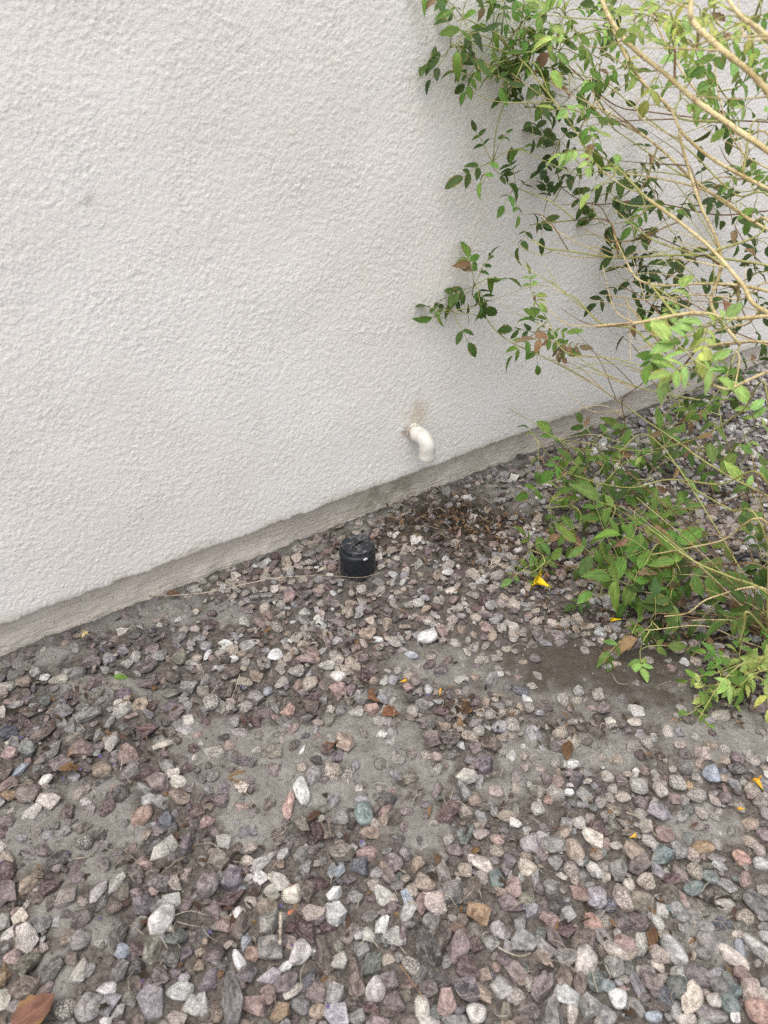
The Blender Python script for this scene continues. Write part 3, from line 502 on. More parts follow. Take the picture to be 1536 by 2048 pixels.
def fill(n, rlo, rhi, k, layer):
    for _ in range(n):
        x = rnd.uniform(-1.15, 1.65); y = rnd.uniform(.30, 2.75)
        wd = -(y-1.642-.676*x)*math.cos(WA)
        if wd < .012: continue
        px, py, dz = pix(np.array([x, y, 0.])); px = float(px); py = float(py)
        if px < -160 or px > 1700 or py > 2200: continue
        mud = glook(mudf, x, y, .1)
        dens = (1-.66*min(1, mud*1.2)) if layer == 0 else (1 if mud < .3 else 0)
        gap = float(field(GAPS, np.array([px]), np.array([py]))[0])
        dens *= 1-gap
        if rnd.random() > dens: continue
        pal, kind = palette(px, py)
        r = (rlo+(rhi-rlo)*rnd.random()**1.7)*(1+.12*min(1, max(0, (py-1600)/200)))
        if py < 1345 and px > 330: r *= 1.06
        if math.hypot(x-PIPE_AT[0], y-PIPE_AT[1]) < .043+r*.8: continue
        if layer == 0 and not hfree(x, y, r, k): continue
        if layer == 1 and not hfree(x, y, r, .55): continue
        hput(x, y, r if layer == 0 else r*.6)
        L = 2*r*rnd.uniform(1., 1.3); S = 2*r*rnd.uniform(.75, 1.); T = S*rnd.uniform(.42, .8)
        sink = rnd.uniform(.15, .36)+.34*min(1, mud)*rnd.uniform(.6, 1.15)
        M = pose(x, y, L, S, T, rnd.uniform(0, 6.283), .28, sink)
        if layer == 1: M = Matrix.Translation((0, 0, .004))@M
        c = rnd.choice(pal); dust = min(.75, (.03+.6*mud)*rnd.random()*1.2)
        inframe = -20 < px < 1556 and py < 2070
        placed.append((M, kind, rnd.randrange(len(PROTO[kind])), tint(c, rnd, dust), L*S*(F/dz)**2*(1 if inframe else .01), None))
fill(11000, .0100, .0160, .71, 0)
fill(18000, .0068, .0115, .76, 0)
fill(13000, .0042, .0080, .80, 1)
# the 300 largest of each shape stay single pieces of the bed; the rest is one mass
groups = {'stone': [], 'pebble': []}; mass = []; singles = []
for p in placed:
    if p[5]: singles.append(p)
    else: groups['pebble' if p[1] == 'p' else 'stone'].append(p)
for nm, L in groups.items():
    L.sort(key=lambda p: -p[4])
    for i, p in enumerate(L):
        if i < 300:
            o = link(nm, PROTO[p[1]][p[2]][0], None, ground); o.matrix_basis = p[0]; o.color = p[3]
        else: mass.append(p)
for p in singles:
    o = link('loose_stone' if p[1] != 'p' else 'smooth_pebble', PROTO[p[1]][p[2]][0]); o.matrix_basis = p[0]; o.color = p[3]
    tag(o, LABEL[p[5]], 'pebble' if p[1] == 'p' else 'stone', 'loose stones on the gravel bed')
def mass_mesh(name, items, lut):
    Vs, Ts, Ls, Cs = [], [], [], []; n = 0
    for M, kind, pi, c, _, _2 in items:
        _, V, T = lut[kind][pi]; A = np.array(M)
        Vs.append(V@A[:3, :3].T+A[:3, 3]); Ts.append(T+n); n += len(V)
        Ls.append(V+np.array([rnd.uniform(0, 90) for _ in range(3)])); Cs.append(np.tile(c, (len(V), 1)))
    me = mesh_np(name, np.concatenate(Vs), np.concatenate(Ts), False)
    vattr(me, 'lp', np.concatenate(Ls)); cattr(me, 'tint', np.concatenate(Cs)); return me
# crumbs and grit between the stones
for _ in range(6000):
    px = rnd.uniform(-60, 1600); py = 2100-1350*rnd.random()**1.0; P, d = gnd(px, py)
    if np.dot(P-W0, WN) < -.018 or math.hypot(P[0]-PIPE_AT[0], P[1]-PIPE_AT[1]) < .045: continue
    s = .0012+.0032*rnd.random()**2; pal, _k = palette(px, py); mud = glook(mudf, P[0], P[1], .1)
    M = Matrix.Translation((P[0], P[1], glook(GH, P[0], P[1])+s*.25))@Euler((rnd.uniform(0, 6), rnd.uniform(0, 6), rnd.uniform(0, 6))).to_matrix().to_4x4()@Matrix.Diagonal((s*1.2, s, s*.8, 1))
    mass.append((M, 'g', rnd.randrange(16), tint(rnd.choice(pal), rnd, .35+.4*rnd.random()*mud), 0, None))
o = link('gravel', mass_mesh('gravel', mass, LIGHT), STONE_MASS, ground); o['kind'] = 'stuff'
print('stones', hand, len(placed), len(mass), len(o.data.polygons))

# ---------------------------------------------------------------- black capped pipe
def mat_plastic():
    t = NT('black_plastic'); p = t.n('TexCoord').outputs['Object']
    n1 = t.noise(p, 60, 5, .65); n2 = t.noise(p, 210, 3)
    c = t.mix(t.ramp(n1, .4, .75), lin((26, 30, 36)), lin((42, 46, 52)))
    z = t.n('SeparateXYZ'); t.put(z.inputs[0], p)
    top = t.ramp(z.outputs[2], .068, .079)
    f = t.math('MULTIPLY', top, t.math('MULTIPLY', t.ramp(n1, .47, .68), t.ramp(n2, .4, .6)))
    c = t.mix(f, c, lin((124, 122, 118)))
    low = t.math('MULTIPLY', t.ramp(z.outputs[2], .0, .03, .6, 0.), t.ramp(n1, .4, .7)); c = t.mix(low, c, lin((120, 114, 106)))
    return t.done(c, t.ramp(n1, .3, .7, .26, .5), t.bump(n2, .0003, .4), .5)
def build_cap():
    b = (float(PIPE_AT[0]), float(PIPE_AT[1]), 0.); m = mat_plastic()
    root = thing('capped_pipe', 'black plastic pipe stub with a slotted screw cap standing in the gravel', 'pipe', b)
    V, Fc = lathe([(.0365, -.06), (.0400, -.06), (.0402, .0), (.0405, .056), (.0398, .0585), (.0392, .0592)], 56)
    me = bpy.data.meshes.new('pipe'); me.from_pydata([(x+b[0], y+b[1], z) for x, y, z in V], [], Fc); me.update()
    me.polygons.foreach_set('use_smooth', np.full(len(me.polygons), True)); link('pipe', me, m, root)
    prof = [(.0394, .0555), (.0412, .0560), (.0416, .0585), (.0412, .0635), (.0400, .0668), (.0388, .0678), (.0378, .0680), (.0372, .0690), (.0370, .0755), (.0362, .0782), (.0346, .0790), (.0338, .0783), (.0326, .0783), (.0318, .0791), (.006, .0796), (.0001, .0796)]
    V, Fc = lathe(prof, 56); me = bpy.data.meshes.new('cap'); me.from_pydata(V, [], Fc)
    bm = bmesh.new(); bm.from_mesh(me); bmesh.ops.remove_doubles(bm, verts=bm.verts[:], dist=.0003)
    bmesh.ops.holes_fill(bm, edges=bm.edges[:]); bmesh.ops.recalc_face_normals(bm, faces=bm.faces[:]); bm.to_mesh(me); bm.free()
    cap = link('cap', me, m)
    cb = bmesh.new(); bmesh.ops.create_cube(cb, size=1); bmesh.ops.scale(cb, vec=(.0355, .0050, .02), verts=cb.verts[:])
    bmesh.ops.rotate(cb, cent=(0, 0, 0), matrix=Matrix.Rotation(math.radians(44), 3, 'Z'), verts=cb.verts[:]); bmesh.ops.translate(cb, vec=(.001, 0, .082), verts=cb.verts[:])
    cm = bpy.data.meshes.new('cutter'); cb.to_mesh(cm); cb.free(); cut = link('cutter', cm)
    mod = cap.modifiers.new('slot', 'BOOLEAN'); mod.object = cut; mod.operation = 'DIFFERENCE'; mod.solver = 'EXACT'
    dg = bpy.context.evaluated_depsgraph_get(); nm = bpy.data.meshes.new_from_object(cap.evaluated_get(dg))
    cap.modifiers.clear(); cap.data = nm; nm.name = 'cap'; bpy.data.objects.remove(cut)
    if not nm.materials: nm.materials.append(m)
    cap.location = b; adopt(cap, root)
    nm.polygons.foreach_set('use_smooth', np.full(len(nm.polygons), True)); nm.set_sharp_from_angle(angle=math.radians(32))
    # fleck of white paint on the rim
    w = NT('white_paint'); wm = w.done(lin((225, 224, 218)), .6)
    bm = bmesh.new(); bmesh.ops.create_icosphere(bm, subdivisions=2, radius=1)
    a = math.radians(-62); d = Vector((math.cos(a), math.sin(a), 0))
    for v in bm.verts:
        s = Vector((-d.y, d.x, 0)); q = s*v.co.x*.0052+Vector((0, 0, 1))*v.co.y*.0034+d*v.co.z*.0011
        v.co = q*(1+.18*math.sin(5*v.co.x+3*v.co.y))+Vector(b)+d*.0410+Vector((0, 0, .0648))
    pm = bpy.data.meshes.new('paint_fleck'); bm.to_mesh(pm); bm.free(); link('paint_fleck', pm, wm, root)
build_cap()

# ---------------------------------------------------------------- white drain elbow in the wall
def build_drain():
    t = NT('white_pvc'); p = t.pos(); n1 = t.noise(p, 45, 4)
    c = t.mix(t.ramp(n1, .4, .75), lin((218, 214, 206)), lin((194, 187, 174))); c = t.mix(t.ramp(t.noise(p, 140, 4), .6, .7, 0, .6), c, lin((168, 158, 142)))
    m = t.done(c, .45, t.bump(t.noise(p, 300, 2), .0004, .4), .4)
    P0, u, v = wallp(826, 862); P0 = P0-np.array([0, 0, .0]); z = np.array([0, 0, 1.])
    root = thing('drain_elbow', 'white plastic drain pipe elbow sticking out of the stucco wall', 'drain pipe', tuple(P0))
    b = MB(); b.tube([P0-WN*.05, P0-WN*.01, P0+WN*.022, P0+WN*.040], [.0150]*4, 20, 3); link('pipe', b.mesh('pipe'), m, root)
    o = P0+WN*.016; R0 = .0200; pts = [o, o+WN*.0015, o+WN*.010, o+WN*.012, o+WN*.024]; rad = [.0172, R0+.0012, R0+.0012, R0, R0-.0004]
    c0 = o+WN*.024-z*.019
    for k in range(1, 9):
        a = math.pi/2*k/8; pts.append(c0+z*.019*math.cos(a)+WN*.019*math.sin(a)); rad.append(R0-.0006*math.sin(2*a))
    e = pts[-1]; pts += [e-z*.010, e-z*.026, e-z*.0275]; rad += [R0-.0004, R0+.0010, R0-.0006]
    b = MB(); b.tube(pts, rad, 24, 3, caps=False)
    e = pts[-1]; b.tube([e, e+z*.002, e+z*.022], [R0-.0012, R0-.003, R0-.003], 24, 2)
    link('elbow', b.mesh('elbow'), m, root)
    b = MB(); b.tube([P0-WN*.008, P0+WN*.0015, P0+WN*.0045], [.0225, .0205, .0142], 20, 3)
    for q in range(len(b.v)): b.v[q] = b.v[q]+rng.standard_normal(3)*.0007
    link('sealant', b.mesh('sealant'), bpy.data.materials['stucco'], root)
build_drain()

# ---------------------------------------------------------------- foliage
def leaflet(seed, width=.40, curl=.25, fold=.16, crumple=0., teeth=True):
    r = random.Random(seed); n = 9; V = []; Fc = []; lp = []
    for i in range(n+1):
        t = i/n; w = width*.5*(math.sin(math.pi*min(1, t**.82))**.85 if 0 < t < 1 else 0.)
        if teeth and 0 < i < n: w *= 1.10 if i % 2 else .93
        bend = curl*t*t; sx = .03*math.sin(3*t+r.uniform(0, 1))
        for s in (-1, 0, 1):
            x = s*w+sx; z = fold*abs(s)*w*2*.6-bend+(r.gauss(0, crumple) if crumple else 0); y = t*(1-.18*curl*t)
            V.append((x+(r.gauss(0, crumple*.6) if crumple else 0), y, z)); lp.append((s*w/width*2, t, 0))
    for i in range(n):
        for s in (0, 1):
            a = i*3+s; Fc.append((a, a+1, a+4, a+3))
    V = np.array(V, np.float32); Fc = np.array(Fc, np.int32)
    me = mesh_np('leaf', V, Fc, True)
    vattr(me, 'lp', lp); return me, V, Fc, np.array(lp, np.float32)
LEAF = [leaflet(i, .42+.04*(i % 4), .06+.12*(i % 5), .10+.07*(i % 3)) for i in range(10)]
DRY = [leaflet(50+i, .40+.04*(i % 3), .25+.25*(i % 3), .45, .028) for i in range(6)]
CURL = [leaflet(80+i, .38, .55+.2*(i % 3), .5, .012) for i in range(5)]
def mat_leaf(name, by_object):
    t = NT(name); oi = t.n('ObjectInfo')
    if by_object: col = oi.outputs['Color']; rr = oi.outputs['Random']
    else: a = t.n('Attribute'); a.attribute_name = 'tint'; col = a.outputs['Color']; rr = a.outputs['Alpha']
    lp = t.attr('lp', 'Vector'); xyz = t.n('SeparateXYZ'); t.put(xyz.inputs[0], lp)
    ax = t.math('ABSOLUTE', xyz.outputs[0])
    off = t.n('CombineXYZ'); t.put(off.inputs[2], t.math('MULTIPLY', rr, 40.))
    v = t.vmath('ADD', lp, off.outputs[0])
    n1 = t.noise(v, 3.0, 4); c = t.scale(col, t.ramp(n1, .3, .7, .72, 1.25))
    mid = t.ramp(ax, .0, .10, 1., 0.)
    sn = t.math('SINE', t.math('SUBTRACT', t.math('MULTIPLY', xyz.outputs[1], 46.), t.math('MULTIPLY', ax, 13.)))
    vein = t.ramp(sn, .72, 1., 0., 1.)
    c = t.mix(t.math('MULTIPLY', mid, .45), c, t.scale(col, 1.9))
    c = t.mix(t.math('MULTIPLY', vein, .22), c, t.scale(col, 1.6))
    # scorched margin on some leaflets
    e = t.math('MULTIPLY', t.ramp(t.math('ADD', ax, t.math('MULTIPLY', n1, .5)), .85, 1.15), t.ramp(rr, .62, .7))
    c = t.mix(t.math('MULTIPLY', e, .7), c, lin((150, 118, 72)))
    t.put(t.b.inputs['Base Color'], c); t.b.inputs['Roughness'].default_value = .62; t.b.inputs['Specular IOR Level'].default_value = .3
    t.put(t.b.inputs['Normal'], t.bump(t.math('SUBTRACT', n1, t.math('MULTIPLY', vein, .5)), .0012, .5))
    tr = t.n('BsdfTranslucent'); t.put(tr.inputs[0], t.mix(.35, c, (.30, .42, .08), 'MIX'))
    mx = t.n('MixShader'); mx.inputs[0].default_value = .28; t.t.links.new(t.b.outputs[0], mx.inputs[1]); t.t.links.new(tr.outputs[0], mx.inputs[2])
    t.t.links.new(mx.outputs[0], t.out.inputs['Surface']); return t.m
LEAF_OBJ = mat_leaf('leaf', True); LEAF_MASS = mat_leaf('foliage', False)
for L in LEAF+DRY+CURL: L[0].materials.append(LEAF_OBJ)
def mat_wood(name, c1, c2, spot):
    t = NT(name); p = t.pos(); n1 = t.noise(p, 14, 5, .65); n2 = t.noise(p, 190, 4, .65)
    c = t.mix(t.ramp(n1, .38, .62), lin(c1), lin(c2)); c = t.mix(t.ramp(n2, .52, .66, 0, .75), c, lin(spot)); c = t.mix(t.ramp(t.noise(p, 48, 3), .6, .68, 0, .6), c, lin(spot))
    return t.done(c, .75, t.bump(n2, .0022, .8), .2)
TAN = mat_wood('tan_bark', (212, 196, 152), (178, 160, 112), (136, 114, 84)); GREEN = mat_wood('green_stem', (170, 172, 110), (150, 150, 90), (136, 112, 72)); BROWN = mat_wood('brown_twig', (146, 118, 86), (110, 86, 62), (80, 62, 46))
LC = {'deep': (54, 74, 42), 'dark': (68, 92, 46), 'mid': (98, 132, 60), 'light': (146, 174, 98), 'yel': (172, 184, 102), 'low': (96, 122, 60), 'brown': (134, 108, 86), 'rust': (150, 108, 72)}
def leaf_tint(k):
    v = lin(LC[k])*rnd.uniform(.75, 1.3)*np.array([rnd.uniform(.85, 1.15), 1, rnd.uniform(.8, 1.1)])
    return (float(v[0]), float(v[1]), float(v[2]), rnd.random())
def unit(v): v = np.asarray(v, float); return v/(np.linalg.norm(v)+1e-9)
IMR = np.array([1., 0, 0]); IMU = np.array([0, sP, cP]); IMF = np.array([0, cP, -sP])   # right, up and away as the lens sees them
def safe(p, m=.012):                                   # keep foliage in front of the wall and above the ground
    p = np.array(p, float); s = float(np.dot(p-W0, WN))
    if s < m: p = p+WN*(m-s)
    if p[2] < .008: p[2] = .008
    return p
def leaf_matrix(p, d, nrm, size):
    y = unit(d); x = unit(np.cross(y, nrm)); z = np.cross(x, y)
    return Matrix(((x[0], y[0], z[0], p[0]), (x[1], y[1], z[1], p[1]), (x[2], y[2], z[2], p[2]), (0, 0, 0, 1)))@Matrix.Scale(size, 4)
class Plant:
    def __init__(s, name, label, cat, base, group=None):
        s.root = thing(name, label, cat, base, group); s.leaves = []; s.pts = []; s.base = np.array(base)
    def branch(s, pl, r0, r1, mat, name='branch', knots=True):
        """pl: (x, y, depth) in photo pixels and metres from the lens, root end first"""
        P = [safe(at(*q), .02) for q in pl]; n = len(P); R = [(r0+(r1-r0)*i/(n-1))*.66*rnd.uniform(.9, 1.1) for i in range(n)]
        for i in range(1, n-1): P[i] = P[i]+rng.standard_normal(3)*r0*.25
        b = MB(); b.tube(P, R, 7, 6)
        C_, RR = catmull(P, R, 6)
        if knots:                                      # swollen nodes
            for i in range(4, len(C_)-2, 6):
                d = unit(C_[i+1]-C_[i-1]); b.tube([C_[i]-d*RR[i]*1.6, C_[i], C_[i]+d*RR[i]*1.6], [RR[i]*.8, RR[i]*1.32, RR[i]*.8], 7, 2, False)
        o = link(name, b.mesh(name), mat, s.root); s.pts += [(c, o) for c in C_]; return C_
    def near(s, p):
        k = min(range(len(s.pts)), key=lambda i: np.sum((s.pts[i][0]-p)**2)); return s.pts[k][0]
    def spray(s, x, y, d, n, rad, lpx, col, stem=GREEN, anchor=None, pairs=(2, 3), dirs=None, dry=.06, droop=.25):
        """a leafy twig ending at (x, y, d): n compound leaves spread over rad pixels, leaflets lpx pixels long"""
        c = safe(at(x, y, d), .03); size = lpx*d/F; rw = rad*d/F; b = MB()
        a = np.array(anchor) if anchor is not None else s.near(c)
        mid = (a+c)/2+rng.standard_normal(3)*.12*np.linalg.norm(c-a); mid = safe(mid)
        b.tube([a, mid, c], [.0016, .0013, .0010], 5, 4)
        Pc, _ = catmull([a, mid, c], [1, 1, 1], 5); mine = []
        for i in range(n):
            if dirs: ang = math.radians(dirs[i % len(dirs)]+rnd.gauss(0, 9))
            else: ang = 2*math.pi*(i+rnd.random()*.7)/n
            o = c+(IMR*math.cos(ang)+IMU*math.sin(ang))*rw*rnd.uniform(.0, .35)+IMF*rw*rnd.gauss(0, .35)
            D = unit(IMR*math.cos(ang)+IMU*math.sin(ang)+IMF*rnd.gauss(-.1, .35)-np.array([0, 0, droop*rnd.random()]))
            o = safe(o); nrm = unit(np.array([0, 0, .8])-IMF*.7+rng.standard_normal(3)*.38)
            ln = rw*rnd.uniform(.55, .95); npair = rnd.randint(*pairs)
            e = safe(o+D*ln-np.array([0, 0, ln*.15])); m_ = safe((o+e)/2+np.array([0, 0, ln*.06]))
            b.tube([c, o, m_, e], [.0010, .0009, .0008, .0006], 4, 2)
            side = unit(np.cross(D, nrm)); kk = col if isinstance(col, str) else rnd.choice(col)
            sz = size*rnd.uniform(.75, 1.15)
            for q in range(npair):
                t = (q+.7)/(npair+.35); pp = o*(1-t)**2+2*m_*t*(1-t)+e*t*t
                for sg in (-1, 1):
                    mine.append((pp, unit(D*.55+side*sg+rng.standard_normal(3)*.15-np.array([0, 0, droop*.5])), nrm, sz*rnd.uniform(.6, .95), kk))
            mine.append((e, unit(D+rng.standard_normal(3)*.12), nrm, sz*rnd.uniform(.95, 1.2), kk))
        tw = link('twig', b.mesh('twig'), stem, s.root)
        for pp, dd, nn, sz, kk in mine:
            isdry = rnd.random() < dry
            tip = pp+dd*sz
            if np.dot(tip-W0, WN) < .006: dd = unit(dd+WN*(.006-float(np.dot(tip-W0, WN)))/sz*1.6)
            if tip[2] < .004: dd = unit(dd+np.array([0, 0, (.01-tip[2])/sz]))
            M = leaf_matrix(pp, dd, unit(nn+rng.standard_normal(3)*.2), sz)
            sz = sz*(.6+.4*rnd.random()**.5)*1.02; M = leaf_matrix(pp, dd, unit(nn+rng.standard_normal(3)*.3), sz); lib = DRY if isdry else (CURL if rnd.random() < .18 else LEAF)
            s.leaves.append((M, lib[rnd.randrange(len(lib))], leaf_tint('brown' if isdry else kk), sz/max(.3, float(pix(pp)[2])), tw, float(pix(pp)[0])))
    def finish(s):
        L = sorted(s.leaves, key=lambda q: -(q[3] if q[5] < 1560 else q[3]*.01)); rest = L[300:]
        for M, lf, c, _, tw, _2 in L[:300]:
            o = link('leaf', lf[0]); o.parent = tw; o.matrix_basis = M; o.color = c
        if rest:
            Vs, Fs, Ls, Cs = [], [], [], []; n = 0
            for M, lf, c, _, tw, _2 in rest:
                A = np.array(M); Vs.append(lf[1]@A[:3, :3].T+A[:3, 3]); Fs.append(lf[2]+n); n += len(lf[1]); Ls.append(lf[3]); Cs.append(np.tile(c, (len(lf[1]), 1)))
            me = mesh_np('foliage', np.concatenate(Vs), np.concatenate(Fs), True); vattr(me, 'lp', np.concatenate(Ls)); cattr(me, 'tint', np.concatenate(Cs))
            o = link('foliage', me, LEAF_MASS, s.root); o['kind'] = 'stuff'
        print(s.root.name, len(s.leaves))

# the tall shrub: bare tan branches arching up and to the left, leafy tips by the wall
b0 = at(1690, 1190, 1.62); b0[2] = 0.
tall = Plant('tall_shrub', 'tall straggly shrub with bare tan branches and green leafy tips spreading across the wall', 'shrub', tuple(b0))
def root_of(x, y, d):                                  # from the crown of roots up to where the branch enters the picture
    e = at(x, y, d); px, py, dz = pix(b0+np.array([0, 0, .02])); m = b0*.6+e*.4+np.array([.10, 0, .0]); mx, my, mz = pix(m)
    return [(float(px), float(py), float(dz)), (float(mx), float(my), float(mz))]
BR = [  # (points, root radius, tip radius, material)
 ([(1560, 318, 1.0), (1465, 254, 1.02), (1384, 199, 1.05), (1329, 150, 1.08), (1275, 104, 1.1), (1239, 68, 1.12), (1205, 10, 1.15), (1190, -60, 1.2)], .0062, .0042, TAN),
 ([(1560, 205, .86), (1500, 150, .87), (1447, 104, .88), (1393, 50, .9), (1380, 23, .9), (1392, -40, .92)], .0058, .0046, TAN),
 ([(1560, 395, 1.12), (1474, 344, 1.14), (1411, 308, 1.15), (1361, 263, 1.17), (1338, 217, 1.2), (1293, 172, 1.22), (1261, 131, 1.25), (1226, 60, 1.3)], .0050, .0030, TAN),
 ([(1560, 470, 1.2), (1470, 420, 1.22), (1380, 352, 1.25), (1325, 300, 1.27), (1262, 250, 1.3), (1200, 215, 1.34)], .0045, .0024, TAN),
 ([(1480, 690, 1.2), (1424, 615, 1.2), (1436, 560, 1.18), (1443, 524, 1.17), (1433, 479, 1.16), (1406, 420, 1.15), (1384, 365, 1.15), (1364, 300, 1.15), (1358, 262, 1.15)], .0046, .0028, TAN),
 ([(1560, 640, 1.05), (1510, 610, 1.06), (1483, 570, 1.07), (1429, 506, 1.09), (1375, 456, 1.1), (1329, 420, 1.12), (1292, 395, 1.14)], .0050, .0034, TAN),
 ([(1560, 536, 1.32), (1470, 520, 1.34), (1375, 512, 1.36), (1320, 511, 1.37), (1248, 516, 1.4), (1193, 511, 1.42), (1130, 501, 1.45), (1094, 496, 1.48), (1066, 479, 1.5)], .0038, .0016, GREEN),
 ([(1560, 590, 1.2), (1470, 570, 1.22), (1390, 566, 1.24), (1330, 570, 1.26), (1280, 560, 1.3), (1255, 530, 1.32), (1228, 470, 1.36)], .0040, .0022, TAN),
 ([(1560, 632, 1.02), (1465, 640, 1.05), (1411, 628, 1.08), (1361, 631, 1.1), (1270, 648, 1.13), (1193, 653, 1.16)], .0044, .0036, TAN),
 ([(1350, 735, 1.3), (1300, 690, 1.32), (1262, 655, 1.35), (1202, 647, 1.4), (1153, 599, 1.45), (1130, 585, 1.47), (1100, 560, 1.5)], .0034, .0012, GREEN),
 ([(1570, 1010, 1.5), (1470, 960, 1.55), (1402, 916, 1.6), (1361, 887, 1.63), (1293, 841, 1.67), (1243, 805, 1.7), (1175, 760, 1.73), (1089, 714, 1.76), (1012, 678, 1.79), (962, 628, 1.8), (948, 590, 1.8)], .0034, .0016, GREEN),
 ([(1380, 770, 1.55), (1320, 742, 1.58), (1275, 730, 1.6), (1225, 717, 1.63), (1153, 710, 1.66), (1120, 692, 1.68), (1095, 640, 1.7), (1068, 600, 1.7)], .0026, .0013, GREEN),
 ([(1400, 800, 1.5), (1329, 787, 1.55), (1275, 773, 1.58), (1207, 746, 1.62), (1153, 712, 1.66)], .0022, .0014, GREEN),
 ([(1560, 690, 1.25), (1480, 682, 1.28), (1420, 692, 1.3), (1370, 700, 1.33), (1330, 690, 1.35), (1290, 655, 1.38), (1250, 600, 1.42)], .0042, .0022, TAN),
 ([(1560, 735, .98), (1500, 760, 1.0), (1460, 778, 1.02), (1425, 770, 1.04)], .0040, .0024, TAN),
 ([(1212, 350, 1.3), (1184, 317, 1.32), (1130, 231, 1.35), (1075, 158, 1.38), (1053, 131, 1.4), (1010, 90, 1.45), (960, 60, 1.5)], .0026, .0014, GREEN),
 ([(1330, 640, 1.75), (1290, 600, 1.8), (1240, 570, 1.85)], .0026, .0014, BROWN),
 ([(1560, 420, 1.9), (1440, 430, 1.95), (1330, 410, 1.95), (1230, 395, 1.93), (1120, 390, 1.9), (1060, 372, 1.88), (1010, 345, 1.86)], .0034, .0014, BROWN),
 ([(1560, 250, 1.7), (1430, 240, 1.75), (1300, 225, 1.78), (1190, 205, 1.75), (1090, 150, 1.7), (1000, 100, 1.68)], .0034, .0016, BROWN),
 ([(1560, 700, 1.7), (1460, 660, 1.8), (1390, 610, 1.85), (1330, 590, 1.9)], .003, .0016, BROWN),
 ([(1560, 120, .8), (1530, 70, .8), (1480, 30, .8), (1440, -30, .82)], .0046, .0034, TAN),
 ([(1560, 560, 2.0), (1500, 500, 2.05), (1460, 420, 2.1), (1430, 330, 2.1)], .003, .0016, BROWN),
 ([(1560, 350, 1.5), (1480, 300, 1.5), (1440, 200, 1.5), (1430, 100, 1.5), (1440, 20, 1.5)], .0034, .002, TAN),
 ([(1320, 735, 1.55), (1280, 770, 1.6), (1245, 800, 1.65), (1250, 845, 1.7), (1240, 885, 1.75)], .0022, .0012, BROWN)]
for pl, r0, r1, m in BR:
    if pl[0][0] > 1500:                                # carry the branch on in its own direction, then bend down to the roots
        (x0, y0, d0), (x1, y1, d1) = pl[0], pl[1]; pl = [(x0+(x0-x1)*.9, y0+(y0-y1)*.9+20, d0+(d0-d1)*.9)]+pl; pl = root_of(*pl[0])+pl
    else: pass
    tall.branch(pl, r0, r1, m)
for sx, sy, ex, ey, d in [(1384, 199, 1300, 20, 1.1), (1465, 254, 1400, 130, 1.05), (1338, 217, 1180, 150, 1.25), (1411, 308, 1230, 260, 1.2), (1443, 524, 1330, 560, 1.2), (1429, 506, 1536, 430, 1.1), (1375, 456, 1230, 420, 1.2), (1361, 631, 1300, 560, 1.15), (1420, 692, 1300, 760, 1.35), (1447, 104, 1330, 30, .95), (1474, 344, 1536, 240, 1.1), (1248, 516, 1150, 440, 1.45), (1325, 300, 1190, 330, 1.3), (1483, 570, 1400, 660, 1.1), (1290, 395, 1190, 360, 1.2), (1370, 700, 1260, 740, 1.4)]:
    a = tall.near(at(sx, sy, d)); e = safe(at(ex, ey, d+.12), .02); m_ = (a+e)/2+rng.standard_normal(3)*.02
    b = MB(); b.tube([a, m_, e], [.0020, .0015, .0009], 6, 5); link('side_shoot', b.mesh('side_shoot'), rnd.choice([TAN, GREEN, BROWN]), tall.root); tall.pts += [(m_, None), (e, None)]
for k in range(150):                                    # fine straw-coloured wisps off the main branches
    c_, _o = tall.pts[rnd.randrange(len(tall.pts))]; px, py, dz = pix(c_)
    if px > 1600 or py > 900 or px < 1090: continue
    a = math.radians(rnd.gauss(158, 26)); L = rnd.uniform(70, 210); e = safe(at(float(px)+L*math.cos(a), float(py)-L*math.sin(a), float(dz)*rnd.uniform(.97, 1.12)), .02)
    m_ = (c_+e)/2+rng.standard_normal(3)*.016; b = MB(); b.tube([c_, m_, e], [.0011, .0009, .0004], 5, 5)
    link('side_shoot', b.mesh('side_shoot'), rnd.choice([TAN, TAN, GREEN, BROWN]), tall.root)
wd = lambda x, y, f=.955: walld(x, y)*f
for pl, r0, r1, m in [([(1570, 330, 1.25), (1480, 270, 1.28), (1400, 190, 1.3), (1340, 100, 1.33), (1300, 20, 1.36)], .0034, .002, TAN), ([(1570, 500, 1.15), (1500, 440, 1.18), (1430, 390, 1.2), (1340, 360, 1.24), (1240, 345, 1.28)], .0034, .0018, TAN), ([(1570, 440, 1.35), (1470, 390, 1.38), (1380, 300, 1.4), (1300, 240, 1.44), (1210, 170, 1.48), (1130, 140, 1.5)], .0032, .0014, GREEN), ([(1570, 600, 1.3), (1480, 600, 1.34), (1400, 590, 1.36), (1300, 600, 1.4), (1210, 590, 1.45)], .003, .0014, TAN), ([(1570, 660, 1.12), (1490, 650, 1.15), (1420, 665, 1.2), (1340, 680, 1.25), (1270, 700, 1.32)], .003, .0014, TAN), ([(1570, 80, 1.1), (1500, 40, 1.12), (1440, 10, 1.15), (1380, -40, 1.2)], .003, .002, GREEN)]:
    tall.branch(root_of(*pl[0])+pl, r0, r1, m)
